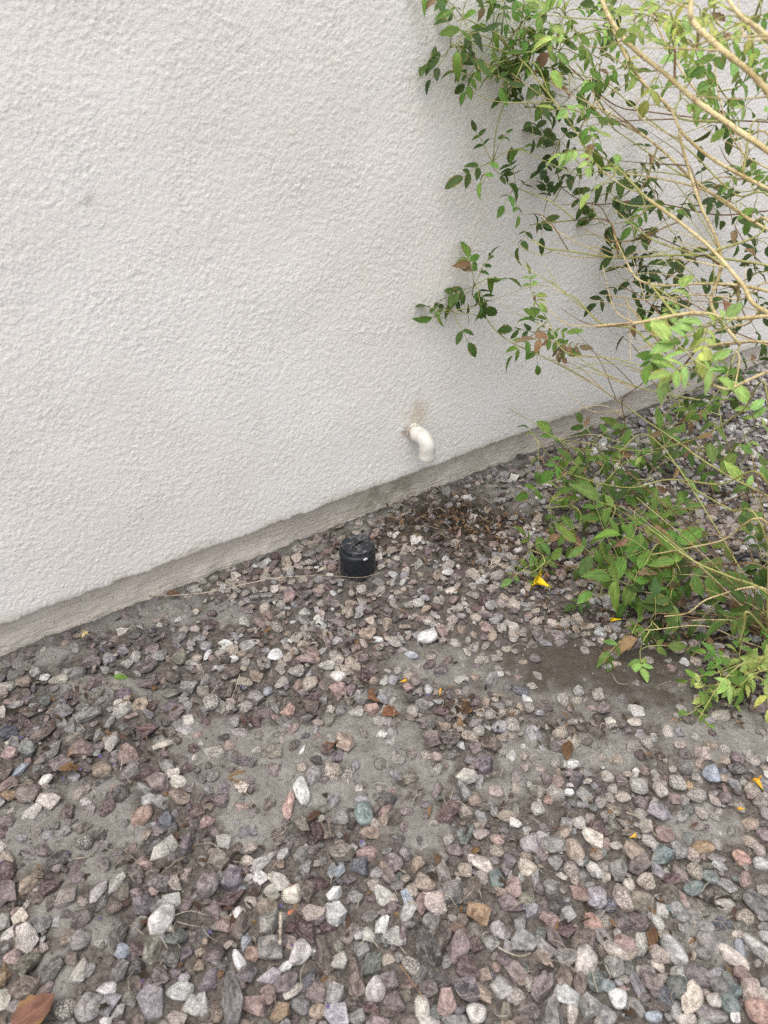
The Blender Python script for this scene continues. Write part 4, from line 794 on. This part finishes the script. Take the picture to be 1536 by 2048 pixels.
SP = [  # x, y, depth, leaves, spread, leaflet length, colours
 (925, 35, 1.62, 5, 75, 52, ['dark', 'mid']), (900, 95, 1.66, 5, 62, 44, ['dark', 'deep']), (985, 70, 1.55, 7, 80, 50, ['mid', 'dark']), (960, 140, 1.6, 5, 60, 44, ['mid', 'dark']), (1040, 50, 1.5, 7, 80, 48, ['mid', 'light', 'dark']), (1060, 140, 1.55, 7, 75, 46, ['mid', 'dark']), (1120, 100, 1.45, 7, 80, 46, ['mid', 'light']), (1010, 10, 1.5, 5, 70, 48, ['mid']), (1130, 30, 1.4, 5, 75, 44, ['light', 'mid']),
 (1050, 215, 1.78, 3, 62, 42, ['dark', 'deep']), (1140, 190, 1.6, 6, 70, 44, ['dark', 'mid']), (1200, 130, 1.5, 6, 75, 44, ['mid', 'dark']), (1220, 60, 1.3, 5, 75, 44, ['light', 'mid']), (1290, 60, 1.1, 5, 70, 46, ['light', 'yel']), (1340, 20, 1.0, 4, 75, 48, ['light', 'yel']), (1240, 15, 1.4, 4, 60, 46, ['dark', 'mid']),
 (985, 325, 1.84, 6, 72, 46, ['dark', 'mid']), (1030, 375, 1.84, 4, 60, 42, ['dark', 'mid']), (1120, 280, 1.75, 5, 62, 42, ['deep', 'dark']), (1165, 330, 1.75, 6, 66, 42, ['deep', 'dark']), (1220, 385, 1.78, 6, 70, 46, ['deep', 'dark']), (1200, 445, 1.8, 4, 60, 52, ['dark', 'deep']), (1095, 400, 1.84, 3, 55, 40, ['deep']), (1060, 450, 1.8, 2, 45, 42, ['dark']),
 (1290, 330, 1.75, 6, 70, 44, ['deep', 'dark']), (1330, 440, 1.85, 6, 70, 42, ['deep', 'dark']), (1400, 370, 1.85, 5, 70, 42, ['deep', 'dark']), (1270, 480, 1.85, 6, 66, 40, ['deep', 'dark']), (1310, 545, 1.9, 8, 75, 42, ['deep', 'dark']), (1255, 560, 1.9, 6, 60, 42, ['deep', 'dark']), (1300, 620, 1.95, 6, 60, 40, ['deep', 'dark']), (1380, 560, 1.95, 6, 66, 40, ['deep', 'dark']), (1330, 660, 2.0, 3, 45, 40, ['dark']),
 (1480, 400, 2.0, 7, 70, 40, ['deep', 'dark']), (1510, 480, 2.0, 7, 70, 40, ['deep', 'dark']), (1490, 560, 2.0, 6, 70, 38, ['deep', 'dark']), (1500, 640, 2.0, 5, 66, 38, ['deep', 'dark']), (1500, 300, 1.7, 5, 66, 40, ['dark', 'mid']), (1470, 210, 1.6, 5, 66, 42, ['dark', 'mid']), (1500, 120, 1.4, 6, 75, 46, ['mid', 'dark']), (1450, 60, 1.2, 5, 75, 48, ['light', 'mid']), (1520, 30, 1.0, 5, 75, 50, ['light', 'yel']), (1400, 130, 1.4, 5, 66, 42, ['mid']), (1340, 110, 1.15, 4, 60, 44, ['light', 'yel']),
 (948, 572, 1.79, 7, 62, 42, ['mid', 'dark']), (905, 622, 1.79, 4, 52, 38, ['mid', 'dark']), (1075, 660, 1.72, 6, 60, 42, ['mid', 'dark']), (1110, 690, 1.7, 4, 50, 38, ['mid', 'brown']), (1065, 585, 1.7, 2, 40, 32, ['yel', 'light']), (1180, 300, 1.2, 4, 60, 44, ['light']), (1230, 350, 1.2, 3, 55, 40, ['light', 'yel']), (1190, 200, 1.3, 3, 55, 42, ['light']),
 (1390, 725, 1.0, 5, 70, 58, ['light']), (1420, 645, 1.0, 4, 55, 52, ['light', 'yel']), (1350, 740, 1.05, 3, 60, 52, ['light']), (1350, 600, 1.15, 2, 45, 40, ['light']), (1320, 695, 1.2, 2, 40, 46, ['mid', 'low']),
 (1450, 770, 1.2, 3, 55, 46, ['mid', 'light']),
 (1150, 70, 1.3, 5, 70, 46, ['light', 'mid']), (1260, 120, 1.2, 5, 66, 44, ['light', 'yel', 'mid']), (1310, 40, 1.05, 5, 66, 46, ['light', 'yel']), (1400, 30, 1.0, 5, 75, 48, ['light', 'yel']), (1420, 170, 1.15, 4, 60, 44, ['light', 'yel']), (1490, 60, 1.1, 5, 75, 48, ['mid', 'light']), (1525, 180, 1.2, 5, 66, 46, ['mid', 'light']), (1360, 200, 1.25, 4, 60, 42, ['light', 'mid']), (1170, 240, 1.3, 4, 60, 42, ['light', 'mid']), (1080, 60, 1.45, 5, 70, 46, ['mid', 'light']), (1510, 380, 1.3, 4, 60, 42, ['mid', 'dark']), (1290, 420, 1.35, 3, 50, 40, ['light', 'mid'])]
for x, y, d, n, rad, lp_, col in SP:
    n = max(2, round(n*(.72 if col[0] == 'deep' else .82 if x > 1100 else 1.))); lp_ *= .90 if y < 520 else 1.
    tall.spray(x, y, min(d, wd(x, y)), n, rad, lp_, col, pairs=(1, 3), dry=.03)
tall.finish()

# the low shrub: leafy shoots sprawling over the gravel
b1 = gnd(1560, 1300)[0]
low = Plant('low_shrub', 'low leafy green shrub sprawling over the gravel at right with scorched leaf tips', 'shrub', tuple(b1))
def groot(): px, py, dz = pix(b1+np.array([rnd.uniform(-.05, .05), rnd.uniform(-.05, .05), .01])); return (float(px), float(py), float(dz))
LB = [([(1536, 798, 1.35), (1483, 825, 1.45), (1406, 872, 1.55), (1328, 895, 1.65), (1270, 901, 1.72), (1180, 887, 1.8), (1111, 876, 1.88), (1068, 845, 1.92), (1018, 818, 1.95)], .0030, .0012, GREEN),
 ([(1536, 969, 1.4), (1437, 969, 1.5), (1336, 959, 1.6), (1274, 975, 1.66), (1212, 969, 1.72), (1134, 946, 1.8)], .0034, .0014, GREEN),
 ([(1328, 895, 1.66), (1243, 900, 1.7), (1239, 926, 1.72), (1212, 961, 1.75), (1173, 988, 1.78), (1134, 1012, 1.8)], .0026, .0012, GREEN),
 ([(1522, 1047, 1.35), (1460, 1019, 1.42), (1406, 988, 1.5), (1359, 961, 1.58)], .0032, .002, GREEN),
 ([(1536, 1190, 1.35), (1464, 1155, 1.38), (1406, 1132, 1.4), (1367, 1109, 1.42), (1328, 1078, 1.45), (1290, 1050, 1.48)], .0036, .002, GREEN),
 ([(1536, 1047, 1.3), (1444, 1082, 1.38), (1371, 1097, 1.44), (1300, 1110, 1.5)], .0032, .0018, TAN),
 ([(1536, 1180, 1.4), (1425, 1194, 1.45), (1375, 1225, 1.48), (1328, 1233, 1.5)], .003, .0016, TAN),
 ([(1500, 1225, 1.4), (1487, 1252, 1.42), (1478, 1290, 1.45)], .0036, .003, GREEN),
 ([(1483, 1280, 1.5), (1406, 1252, 1.5), (1300, 1260, 1.5)], .0024, .0012, TAN),
 ([(1536, 1140, 1.45), (1440, 1130, 1.5), (1330, 1135, 1.58), (1240, 1140, 1.62), (1150, 1135, 1.68), (1090, 1125, 1.7)], .0026, .0012, BROWN),
 ([(1536, 1000, 1.5), (1430, 1010, 1.6), (1330, 1020, 1.66), (1230, 1010, 1.72)], .0026, .0014, BROWN),
 ([(1500, 1100, 1.55), (1400, 1060, 1.6), (1310, 990, 1.68), (1250, 940, 1.75)], .0024, .0012, BROWN),
 ([(1500, 900, 1.9), (1440, 920, 1.9), (1380, 900, 1.95), (1310, 860, 2.05)], .0024, .0012, BROWN)]
for pl, r0, r1, m in LB: low.branch([groot()]+pl, r0, r1, m)
for k in range(22):                                    # loose fan of bare thin stems at the root crown
    x = rnd.uniform(1200, 1520); y = rnd.uniform(900, 1300); d = min(gnd(x, y)[1]*.97, rnd.uniform(1.35, 1.6))
    q = groot(); low.branch([q, ((q[0]+x)/2, (q[1]+y)/2-15, (q[2]+d)/2-.02), (x, y, d)], .0018, .0008, rnd.choice([TAN, BROWN, BROWN]), 'stem', False)
gd = lambda x, y, h: gnd(x, y, h)[1]
LS = [(1075, 880, .30, 3, 55, 40, ['low', 'mid']), (1135, 900, .16, 5, 66, 44, ['low', 'mid']), (1110, 960, .12, 4, 60, 46, ['low', 'mid']), (1190, 880, .14, 5, 60, 40, ['low', 'mid', 'dark']), (1240, 930, .14, 7, 70, 44, ['low', 'mid']), (1180, 960, .12, 6, 66, 44, ['low']), (1270, 880, .14, 5, 60, 40, ['low', 'dark']), (1320, 905, .2, 5, 60, 44, ['low', 'light']), (1300, 960, .16, 6, 66, 42, ['low', 'dark']), (1230, 1000, .10, 6, 66, 40, ['dark', 'low']), (1300, 1010, .12, 6, 66, 40, ['dark', 'low']), (1150, 1010, .06, 3, 50, 40, ['low', 'yel']), (1095, 1015, .05, 2, 36, 36, ['yel', 'low']),
 (1370, 850, .15, 6, 66, 42, ['dark', 'low']), (1440, 830, .25, 4, 60, 46, ['low', 'mid']), (1420, 900, .12, 5, 60, 42, ['dark', 'low']), (1500, 860, .2, 5, 66, 46, ['low', 'light']), (1480, 940, .1, 3, 55, 44, ['low']), (1360, 800, .2, 5, 60, 40, ['dark', 'deep']), (1480, 720, .2, 5, 60, 38, ['dark', 'deep']), (1420, 770, .15, 5, 60, 38, ['dark', 'deep']),
 (1210, 1060, .12, 5, 75, 58, ['low', 'mid']), (1270, 1040, .16, 5, 80, 66, ['low', 'mid']), (1160, 1050, .10, 4, 60, 52, ['low', 'mid']), (1300, 1110, .16, 6, 85, 62, ['low', 'mid']), (1240, 1120, .12, 6, 80, 62, ['low', 'mid']), (1255, 1170, .10, 4, 60, 66, ['low', 'mid']), (1350, 1150, .12, 5, 70, 60, ['low', 'mid']), (1180, 1110, .08, 5, 66, 52, ['low']), (1320, 1060, .14, 5, 70, 50, ['low', 'light']), (1380, 1100, .14, 4, 66, 52, ['low']),
 (1250, 1270, .04, 4, 60, 48, ['low', 'dark']), (1300, 1240, .06, 5, 66, 54, ['low', 'dark']), (1280, 1300, .03, 3, 46, 38, ['low', 'light']), (1340, 1200, .08, 4, 60, 50, ['low', 'dark']), (1200, 1190, .04, 3, 50, 40, ['low', 'dark']), (1470, 1180, .12, 6, 75, 50, ['dark', 'low']), (1520, 1120, .15, 5, 70, 50, ['dark', 'low']), (1480, 1060, .12, 3, 60, 46, ['low']), (1520, 1230, .12, 6, 70, 50, ['low', 'dark']), (1440, 1240, .06, 3, 50, 44, ['low', 'dark']), (1520, 1000, .16, 4, 66, 48, ['low', 'light']), (1400, 1040, .1, 3, 55, 44, ['low']),
 (1060, 1100, .05, 5, 42, 34, ['low', 'mid']), (1045, 1140, .03, 3, 36, 32, ['low', 'mid']), (1085, 1130, .03, 3, 36, 34, ['low'])]
for x, y, h, n, rad, lp_, col in LS:
    d = min(gd(x, y, h), wd(x, y, .97)); low.spray(x, y, d, max(2, round(n*.72)), rad, lp_*1.0, col, pairs=(1, 2), dry=.08, droop=.35)
low.finish()

# the young sprig at the right edge
b2 = gnd(1550, 1345)[0]
sp = Plant('leafy_sprig', 'young light green leafy sprig above the cream pebble at the right edge', 'plant', tuple(b2))
q = pix(b2+np.array([0, 0, .005])); q = tuple(float(v) for v in q)
sp.branch([q, (1500, 1325, 1.36), (1464, 1344, 1.34), (1430, 1383, 1.33), (1412, 1412, 1.33), (1396, 1440, 1.33)], .002, .0011, GREEN, 'stem')
sp.branch([q, (1510, 1345, 1.32), (1480, 1372, 1.3)], .0016, .001, GREEN, 'stem')
for x, y, h, n, rad, lp_, col in [(1440, 1345, .06, 5, 50, 36, ['light', 'mid']), (1480, 1325, .07, 6, 52, 38, ['light', 'mid']), (1510, 1350, .07, 6, 52, 40, ['light', 'yel']), (1465, 1375, .05, 4, 46, 38, ['light', 'yel']), (1530, 1310, .1, 5, 60, 42, ['light', 'mid']), (1412, 1385, .03, 1, 24, 28, ['yel']), (1390, 1415, .02, 3, 40, 30, ['low', 'mid'])]:
    sp.spray(x, y, gd(x, y, h), n, rad, lp_, col, pairs=(1, 2), dry=.02, droop=.1)
sp.finish()

# ---------------------------------------------------------------- fallen things on the gravel
def top_at(x, y, lift=.012):
    P, d = gnd(x, y, lift); return P, d
def fallen_leaf(name, label, x, y, lpx, ang, col, lib=DRY, tiltx=.25, lift=.014, group='fallen leaves on the gravel', seed=0, wide=1.):
    P, d = top_at(x, y, lift); r = random.Random(seed+int(x*7+y)); a = math.radians(ang); sz = lpx*d/F*1.1
    D = unit(np.array([math.cos(a), math.sin(a), r.gauss(0, tiltx*.4)])); nrm = unit(np.array([r.gauss(0, tiltx), r.gauss(0, tiltx), 1]))
    M = leaf_matrix(P-D*sz*.5, D, nrm, sz)@Matrix.Diagonal((wide, 1, 1, 1))
    o = link(name, lib[r.randrange(len(lib))][0]); o.matrix_basis = M; v = lin(col); v = v if name != 'dry_leaf' else .82*(v*.68+.32*v.mean()); o.color = (float(v[0]), float(v[1]), float(v[2]), 0.)
    tag(o, label, 'leaf', group); return o
fallen_leaf('dry_leaf', 'large flat rust-red dry leaf in the lower left corner', 66, 2020, 84, 40, (142, 86, 62), [LEAF[0], LEAF[5]], .05, .026, wide=1.5)
fallen_leaf('dry_leaf', 'crumpled orange-brown dry leaf on gravel right of the white drop-shaped stone', 757, 1388, 44, 20, (150, 96, 52), wide=1.5)
fallen_leaf('dry_leaf', 'rust dry leaf with a point lying just right of the salmon stone', 783, 1418, 44, 35, (158, 92, 54), wide=1.3)
fallen_leaf('dry_leaf', 'curled brown leaf leaning on the tan angular stone at centre', 663, 1478, 48, 80, (146, 92, 62), wide=1.2)
fallen_leaf('dry_leaf', 'tan ribbed dry leaf lying on mud left of centre', 487, 1552, 56, 5, (152, 114, 72), [LEAF[2], LEAF[4]], .1, .01)
fallen_leaf('dry_leaf', 'narrow brown dry leaf beside the tan lumpy stone at left', 143, 1532, 44, 25, (140, 98, 52))
fallen_leaf('dry_leaf', 'dark curled dry leaf behind the upright maroon stone', 630, 1628, 38, 50, (104, 70, 46))
fallen_leaf('dry_leaf', 'brown shrivelled leaf sticking up at the edge of right mud', 1134, 1495, 54, 80, (122, 82, 46), lift=.02)
fallen_leaf('dry_leaf', 'dark brown leaf tucked between stones in the right gravel', 1305, 1868, 44, 70, (122, 78, 50))
fallen_leaf('dry_leaf', 'forked brown leaf on gravel right of the bare mud streak', 876, 1712, 32, 70, (128, 92, 60))
fallen_leaf('dry_leaf', 'small brown leaf by the footing under the pale twig', 347, 1184, 28, 20, (132, 88, 62))
fallen_leaf('dry_leaf', 'pinkish brown leaf among dark stones below the ochre block', 918, 1856, 38, -20, (140, 108, 92), [LEAF[1]], .1)
fallen_leaf('dry_leaf', 'wet brown leaf on gravel below the shrub edge', 935, 1412, 46, 60, (104, 68, 46))
fallen_leaf('dry_leaf', 'crisp tan leaf hanging low under the shrub on wet soil', 1318, 1278, 42, 60, (176, 128, 92), wide=1.4, lift=.02)
fallen_leaf('green_leaf', 'single small green leaf lying on mud by the left gravel', 241, 1352, 26, 5, (104, 138, 62), LEAF, .1, .01)
fallen_leaf('orange_petal', 'torn orange petal at the foot of the cream stone', 582, 1820, 20, 70, (206, 128, 98), DRY, .3, .03, 'fallen petals on the gravel')
# leaf litter too small to count: brown bits under the shrub, in the wet hollow and here and there among the stones
def litter():
    Vs, Fs, Ls, Cs = [], [], [], []; n = 0
    spots = [(880, 1030, 120, 40, 260), (980, 1060, 120, 50, 220), (1010, 1100, 120, 50, 120), (1100, 1130, 100, 60, 110), (1250, 1200, 160, 60, 160), (1440, 950, 110, 70, 220), (1480, 1370, 60, 50, 70), (1400, 830, 120, 50, 100), (700, 1080, 90, 30, 40), (930, 1420, 60, 40, 34), (200, 1440, 190, 60, 60), (400, 1800, 350, 180, 90), (1100, 1750, 380, 220, 80), (650, 1270, 250, 60, 60), (1130, 1440, 120, 40, 30), (1450, 1280, 80, 40, 90)]
    for cx, cy, rx, ry, k in spots:
        for _ in range(k):
            x, y = rnd.gauss(cx, rx*.6), rnd.gauss(cy, ry*.6); P, d = gnd(x, y, rnd.uniform(.006, .016))
            if np.dot(P-W0, WN) < -.02: continue
            lf = DRY[rnd.randrange(len(DRY))]; a = rnd.uniform(0, 6.28); D = unit(np.array([math.cos(a), math.sin(a), rnd.gauss(0, .2)]))
            sz = rnd.uniform(.008, .024); M = leaf_matrix(P-D*sz/2, D, unit(np.array([rnd.gauss(0, .35), rnd.gauss(0, .35), 1])), sz)@Matrix.Diagonal((rnd.uniform(.4, 1.), 1, 1, 1))
            c = lin(rnd.choice([(80, 62, 56), (96, 72, 60), (70, 54, 46), (124, 96, 70), (60, 48, 42), (52, 44, 40), (136, 110, 84)])); A = np.array(M)
            Vs.append(lf[1]@A[:3, :3].T+A[:3, 3]); Fs.append(lf[2]+n); n += len(lf[1]); Ls.append(lf[3]); Cs.append(np.tile((*c, 0.), (len(lf[1]), 1)))
    me = mesh_np('leaf_litter', np.concatenate(Vs), np.concatenate(Fs), True); vattr(me, 'lp', np.concatenate(Ls)); cattr(me, 'tint', np.concatenate(Cs))
    o = link('leaf_litter', me, LEAF_MASS); o['kind'] = 'stuff'; tag(o, 'scattered brown crumbs of dry leaves between the stones', 'leaf litter')
litter()
STRAW = mat_wood('dry_straw', (176, 166, 152), (140, 128, 114), (96, 84, 72))
def stalks():
    b = MB()
    for k in range(330):
        if k < 70: x, y = rnd.gauss(1440, 90), rnd.gauss(930, 70)
        elif k < 110: x, y = rnd.gauss(900, 90), rnd.gauss(1050, 40)
        elif k < 150: x, y = rnd.gauss(1460, 60), rnd.gauss(1270, 40)
        else: x, y = rnd.uniform(-20, 1550), rnd.uniform(1230, 2040)
        P, d = gnd(x, y, .012)
        if np.dot(P-W0, WN) < -.01: continue
        a = rnd.uniform(0, 6.28); L = rnd.uniform(.012, .05); D = np.array([math.cos(a), math.sin(a), 0]); N = np.array([-D[1], D[0], 0])
        z = [rnd.uniform(.0, .014) for _ in range(3)]; cv = rnd.gauss(0, .22)*L
        b.tube([P-D*L/2+[0, 0, z[0]-.006], P+N*cv+[0, 0, z[1]], P+D*L/2+[0, 0, z[2]-.006]], [.0007, .0006, .0004], 4, 4)
    o = link('dry_stalks', b.mesh('dry_stalks'), STRAW); o['kind'] = 'stuff'; tag(o, 'thin curved dry stalks strewn over the gravel', 'dry stalks')
stalks()
def twig(label, pts, r, mat=STRAW, lift=.02):
    P = [gnd(x, y, lift)[0] for x, y in pts]; b = MB(); n = len(P)
    b.tube(P, [r*(1-.4*i/(n-1)) for i in range(n)], 6, 6); C_, RR = catmull(P, [r]*n, 6)
    for i in range(2, len(C_)-1, 3):
        d = unit(C_[i+1]-C_[i-1]); b.tube([C_[i]-d*r, C_[i], C_[i]+d*r], [r*.7, r*1.25, r*.7], 6, 1, False)
    o = link('dry_twig', b.mesh('dry_twig'), mat, None); tag(o, label, 'twig', 'dry twigs on the gravel'); return o
twig('long pale knobbly twig lying from the footing towards the black pipe cap', [(298, 1192), (345, 1191), (420, 1184), (500, 1166), (560, 1155), (640, 1151)], .0016)
twig('thin pale twig curving round the base of the black pipe cap', [(640, 1151), (682, 1153), (722, 1155), (765, 1145)], .0009)
twig('curved grey stalk arching over pebbles in the right gravel', [(1252, 1624), (1280, 1636), (1300, 1655), (1312, 1672)], .0013, lift=.028)
twig('pair of pale bent stalks on the stones at lower right centre', [(996, 1894), (1018, 1906), (1040, 1912), (1062, 1906)], .0011, lift=.028)
twig('thin brown twig slanting across the lower left of the dark stones', [(800, 1930), (822, 1960), (848, 2000)], .0010, BROWN, .028)
twig('pale curved stalk lying on the left mud patch', [(122, 1858), (126, 1830), (140, 1806)], .0012, lift=.008)
twig('curved grey stalk on mud beside the black speckled stone', [(150, 1717), (172, 1714), (190, 1702), (200, 1688)], .0011, lift=.012)
twig('straight pale stick poking out from the salmon banded stone', [(460, 1618), (480, 1590), (497, 1566)], .0008, lift=.012)
twig('short thick grey twig upright in the gravel below the cream stones', [(562, 1825), (561, 1850), (560, 1890)], .0028, lift=.026)
twig('straw slanting down from the upper gravel near the purple petal', [(480, 1348), (470, 1380), (458, 1410)], .0012, lift=.022)

# yellow trumpet flowers
def mat_petal(name, c1, c2):
    t = NT(name); p = t.pos(); c = t.mix(t.noise(p, 120, 3), lin(c1), lin(c2)); return t.done(c, .6, None, .2)
YEL = mat_petal('yellow_petal', (244, 214, 44), (226, 186, 26)); ORG = mat_petal('orange_petal', (236, 178, 50), (214, 150, 40)); PUR = mat_petal('purple_petal', (104, 92, 134), (82, 70, 112)); CAL = mat_petal('green_calyx', (130, 140, 70), (110, 120, 60))
def flower(label, x, y, lift, size, yaw, mat, open_=1., pitch=.25):
    P, d = gnd(x, y, lift); L = size*d/F; root = thing('trumpet_flower', label, 'flower', tuple(P), 'yellow flowers dropped from the shrub')
    D = unit(np.array([math.cos(yaw), math.sin(yaw), pitch])); a = unit(np.cross(D, [0, 0, 1.])); c = np.cross(a, D); n = 20; V = []; Fc = []
    prof = [(0, .05), (.2, .08), (.45, .16), (.62, .2)]
    for t, r in prof:
        for k in range(n): th = 2*math.pi*k/n; V.append(P+D*(t-.35)*L+(a*math.cos(th)+c*math.sin(th))*r*L*(.55+.45*open_))
    for i in range(len(prof)-1):
        for k in range(n): k2 = (k+1) % n; Fc.append((i*n+k, i*n+k2, (i+1)*n+k2, (i+1)*n+k))
    me = bpy.data.meshes.new('tube'); me.from_pydata([tuple(map(float, v)) for v in V], [], Fc); me.update(); me.polygons.foreach_set('use_smooth', np.full(len(me.polygons), True)); link('tube', me, mat, root)
    for q in range(5):
        V = []; Fc = []; th0 = 2*math.pi*q/5
        for i in range(5):
            t = i/4
            for j in range(5):
                s = (j-2)/2; w = .62*math.sin(math.pi*(.28+.62*t))**.6
                th = th0+s*w*(1-.25*t); rr = (.2+.34*t*open_)*L*(.55+.45*open_); ax = (.26+.20*t-.10*t*t*open_)*L
                V.append(P+D*ax+(a*math.cos(th)+c*math.sin(th))*rr+rng.standard_normal(3)*L*.032)
        for i in range(4):
            for j in range(4): k = i*5+j; Fc.append((k, k+1, k+6, k+5))
        me = bpy.data.meshes.new('petal'); me.from_pydata([tuple(map(float, v)) for v in V], [], Fc); me.update(); me.polygons.foreach_set('use_smooth', np.full(len(me.polygons), True)); link('petal', me, mat, root)
    b = MB(); b.tube([P-D*.47*L, P-D*.38*L, P-D*.28*L], [.02*L, .07*L, .085*L], 8, 2); link('calyx', b.mesh('calyx'), CAL, root)
flower('open yellow trumpet flower fallen on gravel left of the low shrub', 1086, 1166, .022, 42, 2.6, YEL)
flower('closed yellow flower lying under the low shrub above the wet soil', 1233, 1239, .015, 26, 3.2, YEL, .1, 0.)
flower('small yellow bud on the gravel between the open flower and shrub', 1172, 1142, .03, 26, .3, YEL, .15, .1)
flower('orange-yellow flower on pebbles at the right edge', 1519, 1568, .028, 30, 1.9, ORG, .7, .3)
flower('tiny wilted orange flower on mud below the one at right edge', 1484, 1617, .014, 18, 3.1, ORG, .2, .0)
flower('small pale yellow flower at the footing in the left corner gravel', 167, 1270, .014, 17, .8, mat_petal('pale_petal', (226, 208, 150), (206, 186, 124)), 1., .7)
flower('shrivelled orange flower on gravel left of the dry brown leaves', 880, 1385, .014, 18, 1.4, ORG, .1, .1)
flower('tiny yellow-orange flower beside the pink stone in mid gravel', 806, 1362, .014, 17, .2, ORG, .5, .2)
flower('little orange bud in the cluster of tan leaves at right', 1265, 1673, .03, 17, .4, ORG, .4, .2)
# purple petals, alike and tiny
pm = None
for x, y, lab in [(228, 1528, 'tiny purple petal right of the tan lumpy stone'), (160, 1538, 'purple petal left of the tan lumpy stone beside a brown leaf'), (125, 1557, 'purple petal above the small white tooth-shaped stone'), (200, 1512, 'purple petal between the rosy block and the tan lumpy stone'), (199, 1837, 'purple petal lying on bare mud above the peach stone'), (136, 1706, 'purple petal left of the black and white speckled stone'), (283, 1962, 'purple petal between the peach stone and a white stone'), (583, 1889, 'purple petal at the left end of the veined maroon stone'), (418, 1865, 'purple petal near a pink stone low in the left gravel'), (655, 2012, 'purple petal close to the bottom edge left of centre'), (42, 1475, 'purple petal beside the dark greenish wedge near the left edge'), (205, 1300, 'purple petal in the upper left gravel near the pale yellow flower'), (484, 1374, 'purple petal at the straw in the upper gravel'), (633, 1425, 'purple petal right of the salmon faceted stone'), (723, 1684, 'purple petal above the slate blue stone'), (561, 1812, 'purple petal just left of the rounded cream stone'), (660, 1195, 'purple petal in gravel left below the black pipe cap'), (856, 1390, 'purple petal by the shrivelled orange flower'), (4, 1725, 'purple petal at the very left edge of the picture'), (674, 1326, 'purple petal above the white drop-shaped stone')]:
    if pm is None:
        V = []; Fc = []
        for q in range(4):
            a0 = q*1.57+.3*rnd.random(); b_ = len(V); dx, dy = math.cos(a0), math.sin(a0)
            for t, w, z in [(0, .12, 0), (.5, .32, .22), (1, .12, .05)]:
                for s in (-1, 1): V.append((dx*t-dy*w*s, dy*t+dx*w*s, z+.1*s))
            Fc += [(b_, b_+1, b_+3, b_+2), (b_+2, b_+3, b_+5, b_+4)]
        pm = bpy.data.meshes.new('purple_petal'); pm.from_pydata(V, [], Fc); pm.update(); pm.materials.append(PUR)
    P, d = gnd(x, y, .016); o = link('purple_petal', pm); o.matrix_basis = Matrix.Translation(Vector(P))@Euler((rnd.gauss(0, .4), rnd.gauss(0, .4), rnd.uniform(0, 6))).to_matrix().to_4x4()@Matrix.Scale(.0042, 4)
    tag(o, lab, 'petal', 'purple petals among the gravel')
# black irrigation tube half hidden under the shrub
b = MB(); b.tube([gnd(x, y, .012)[0] for x, y in [(1470, 1122), (1482, 1113), (1503, 1111), (1520, 1118), (1560, 1135), (1640, 1160)]], [.0042]*6, 10, 6)
o = link('irrigation_tube', b.mesh('irrigation_tube'), bpy.data.materials['black_plastic']); tag(o, 'thin black irrigation tube curving over the ground under the low shrub', 'tube')
for o in bpy.data.objects:
    if '_base' in o: del o['_base']
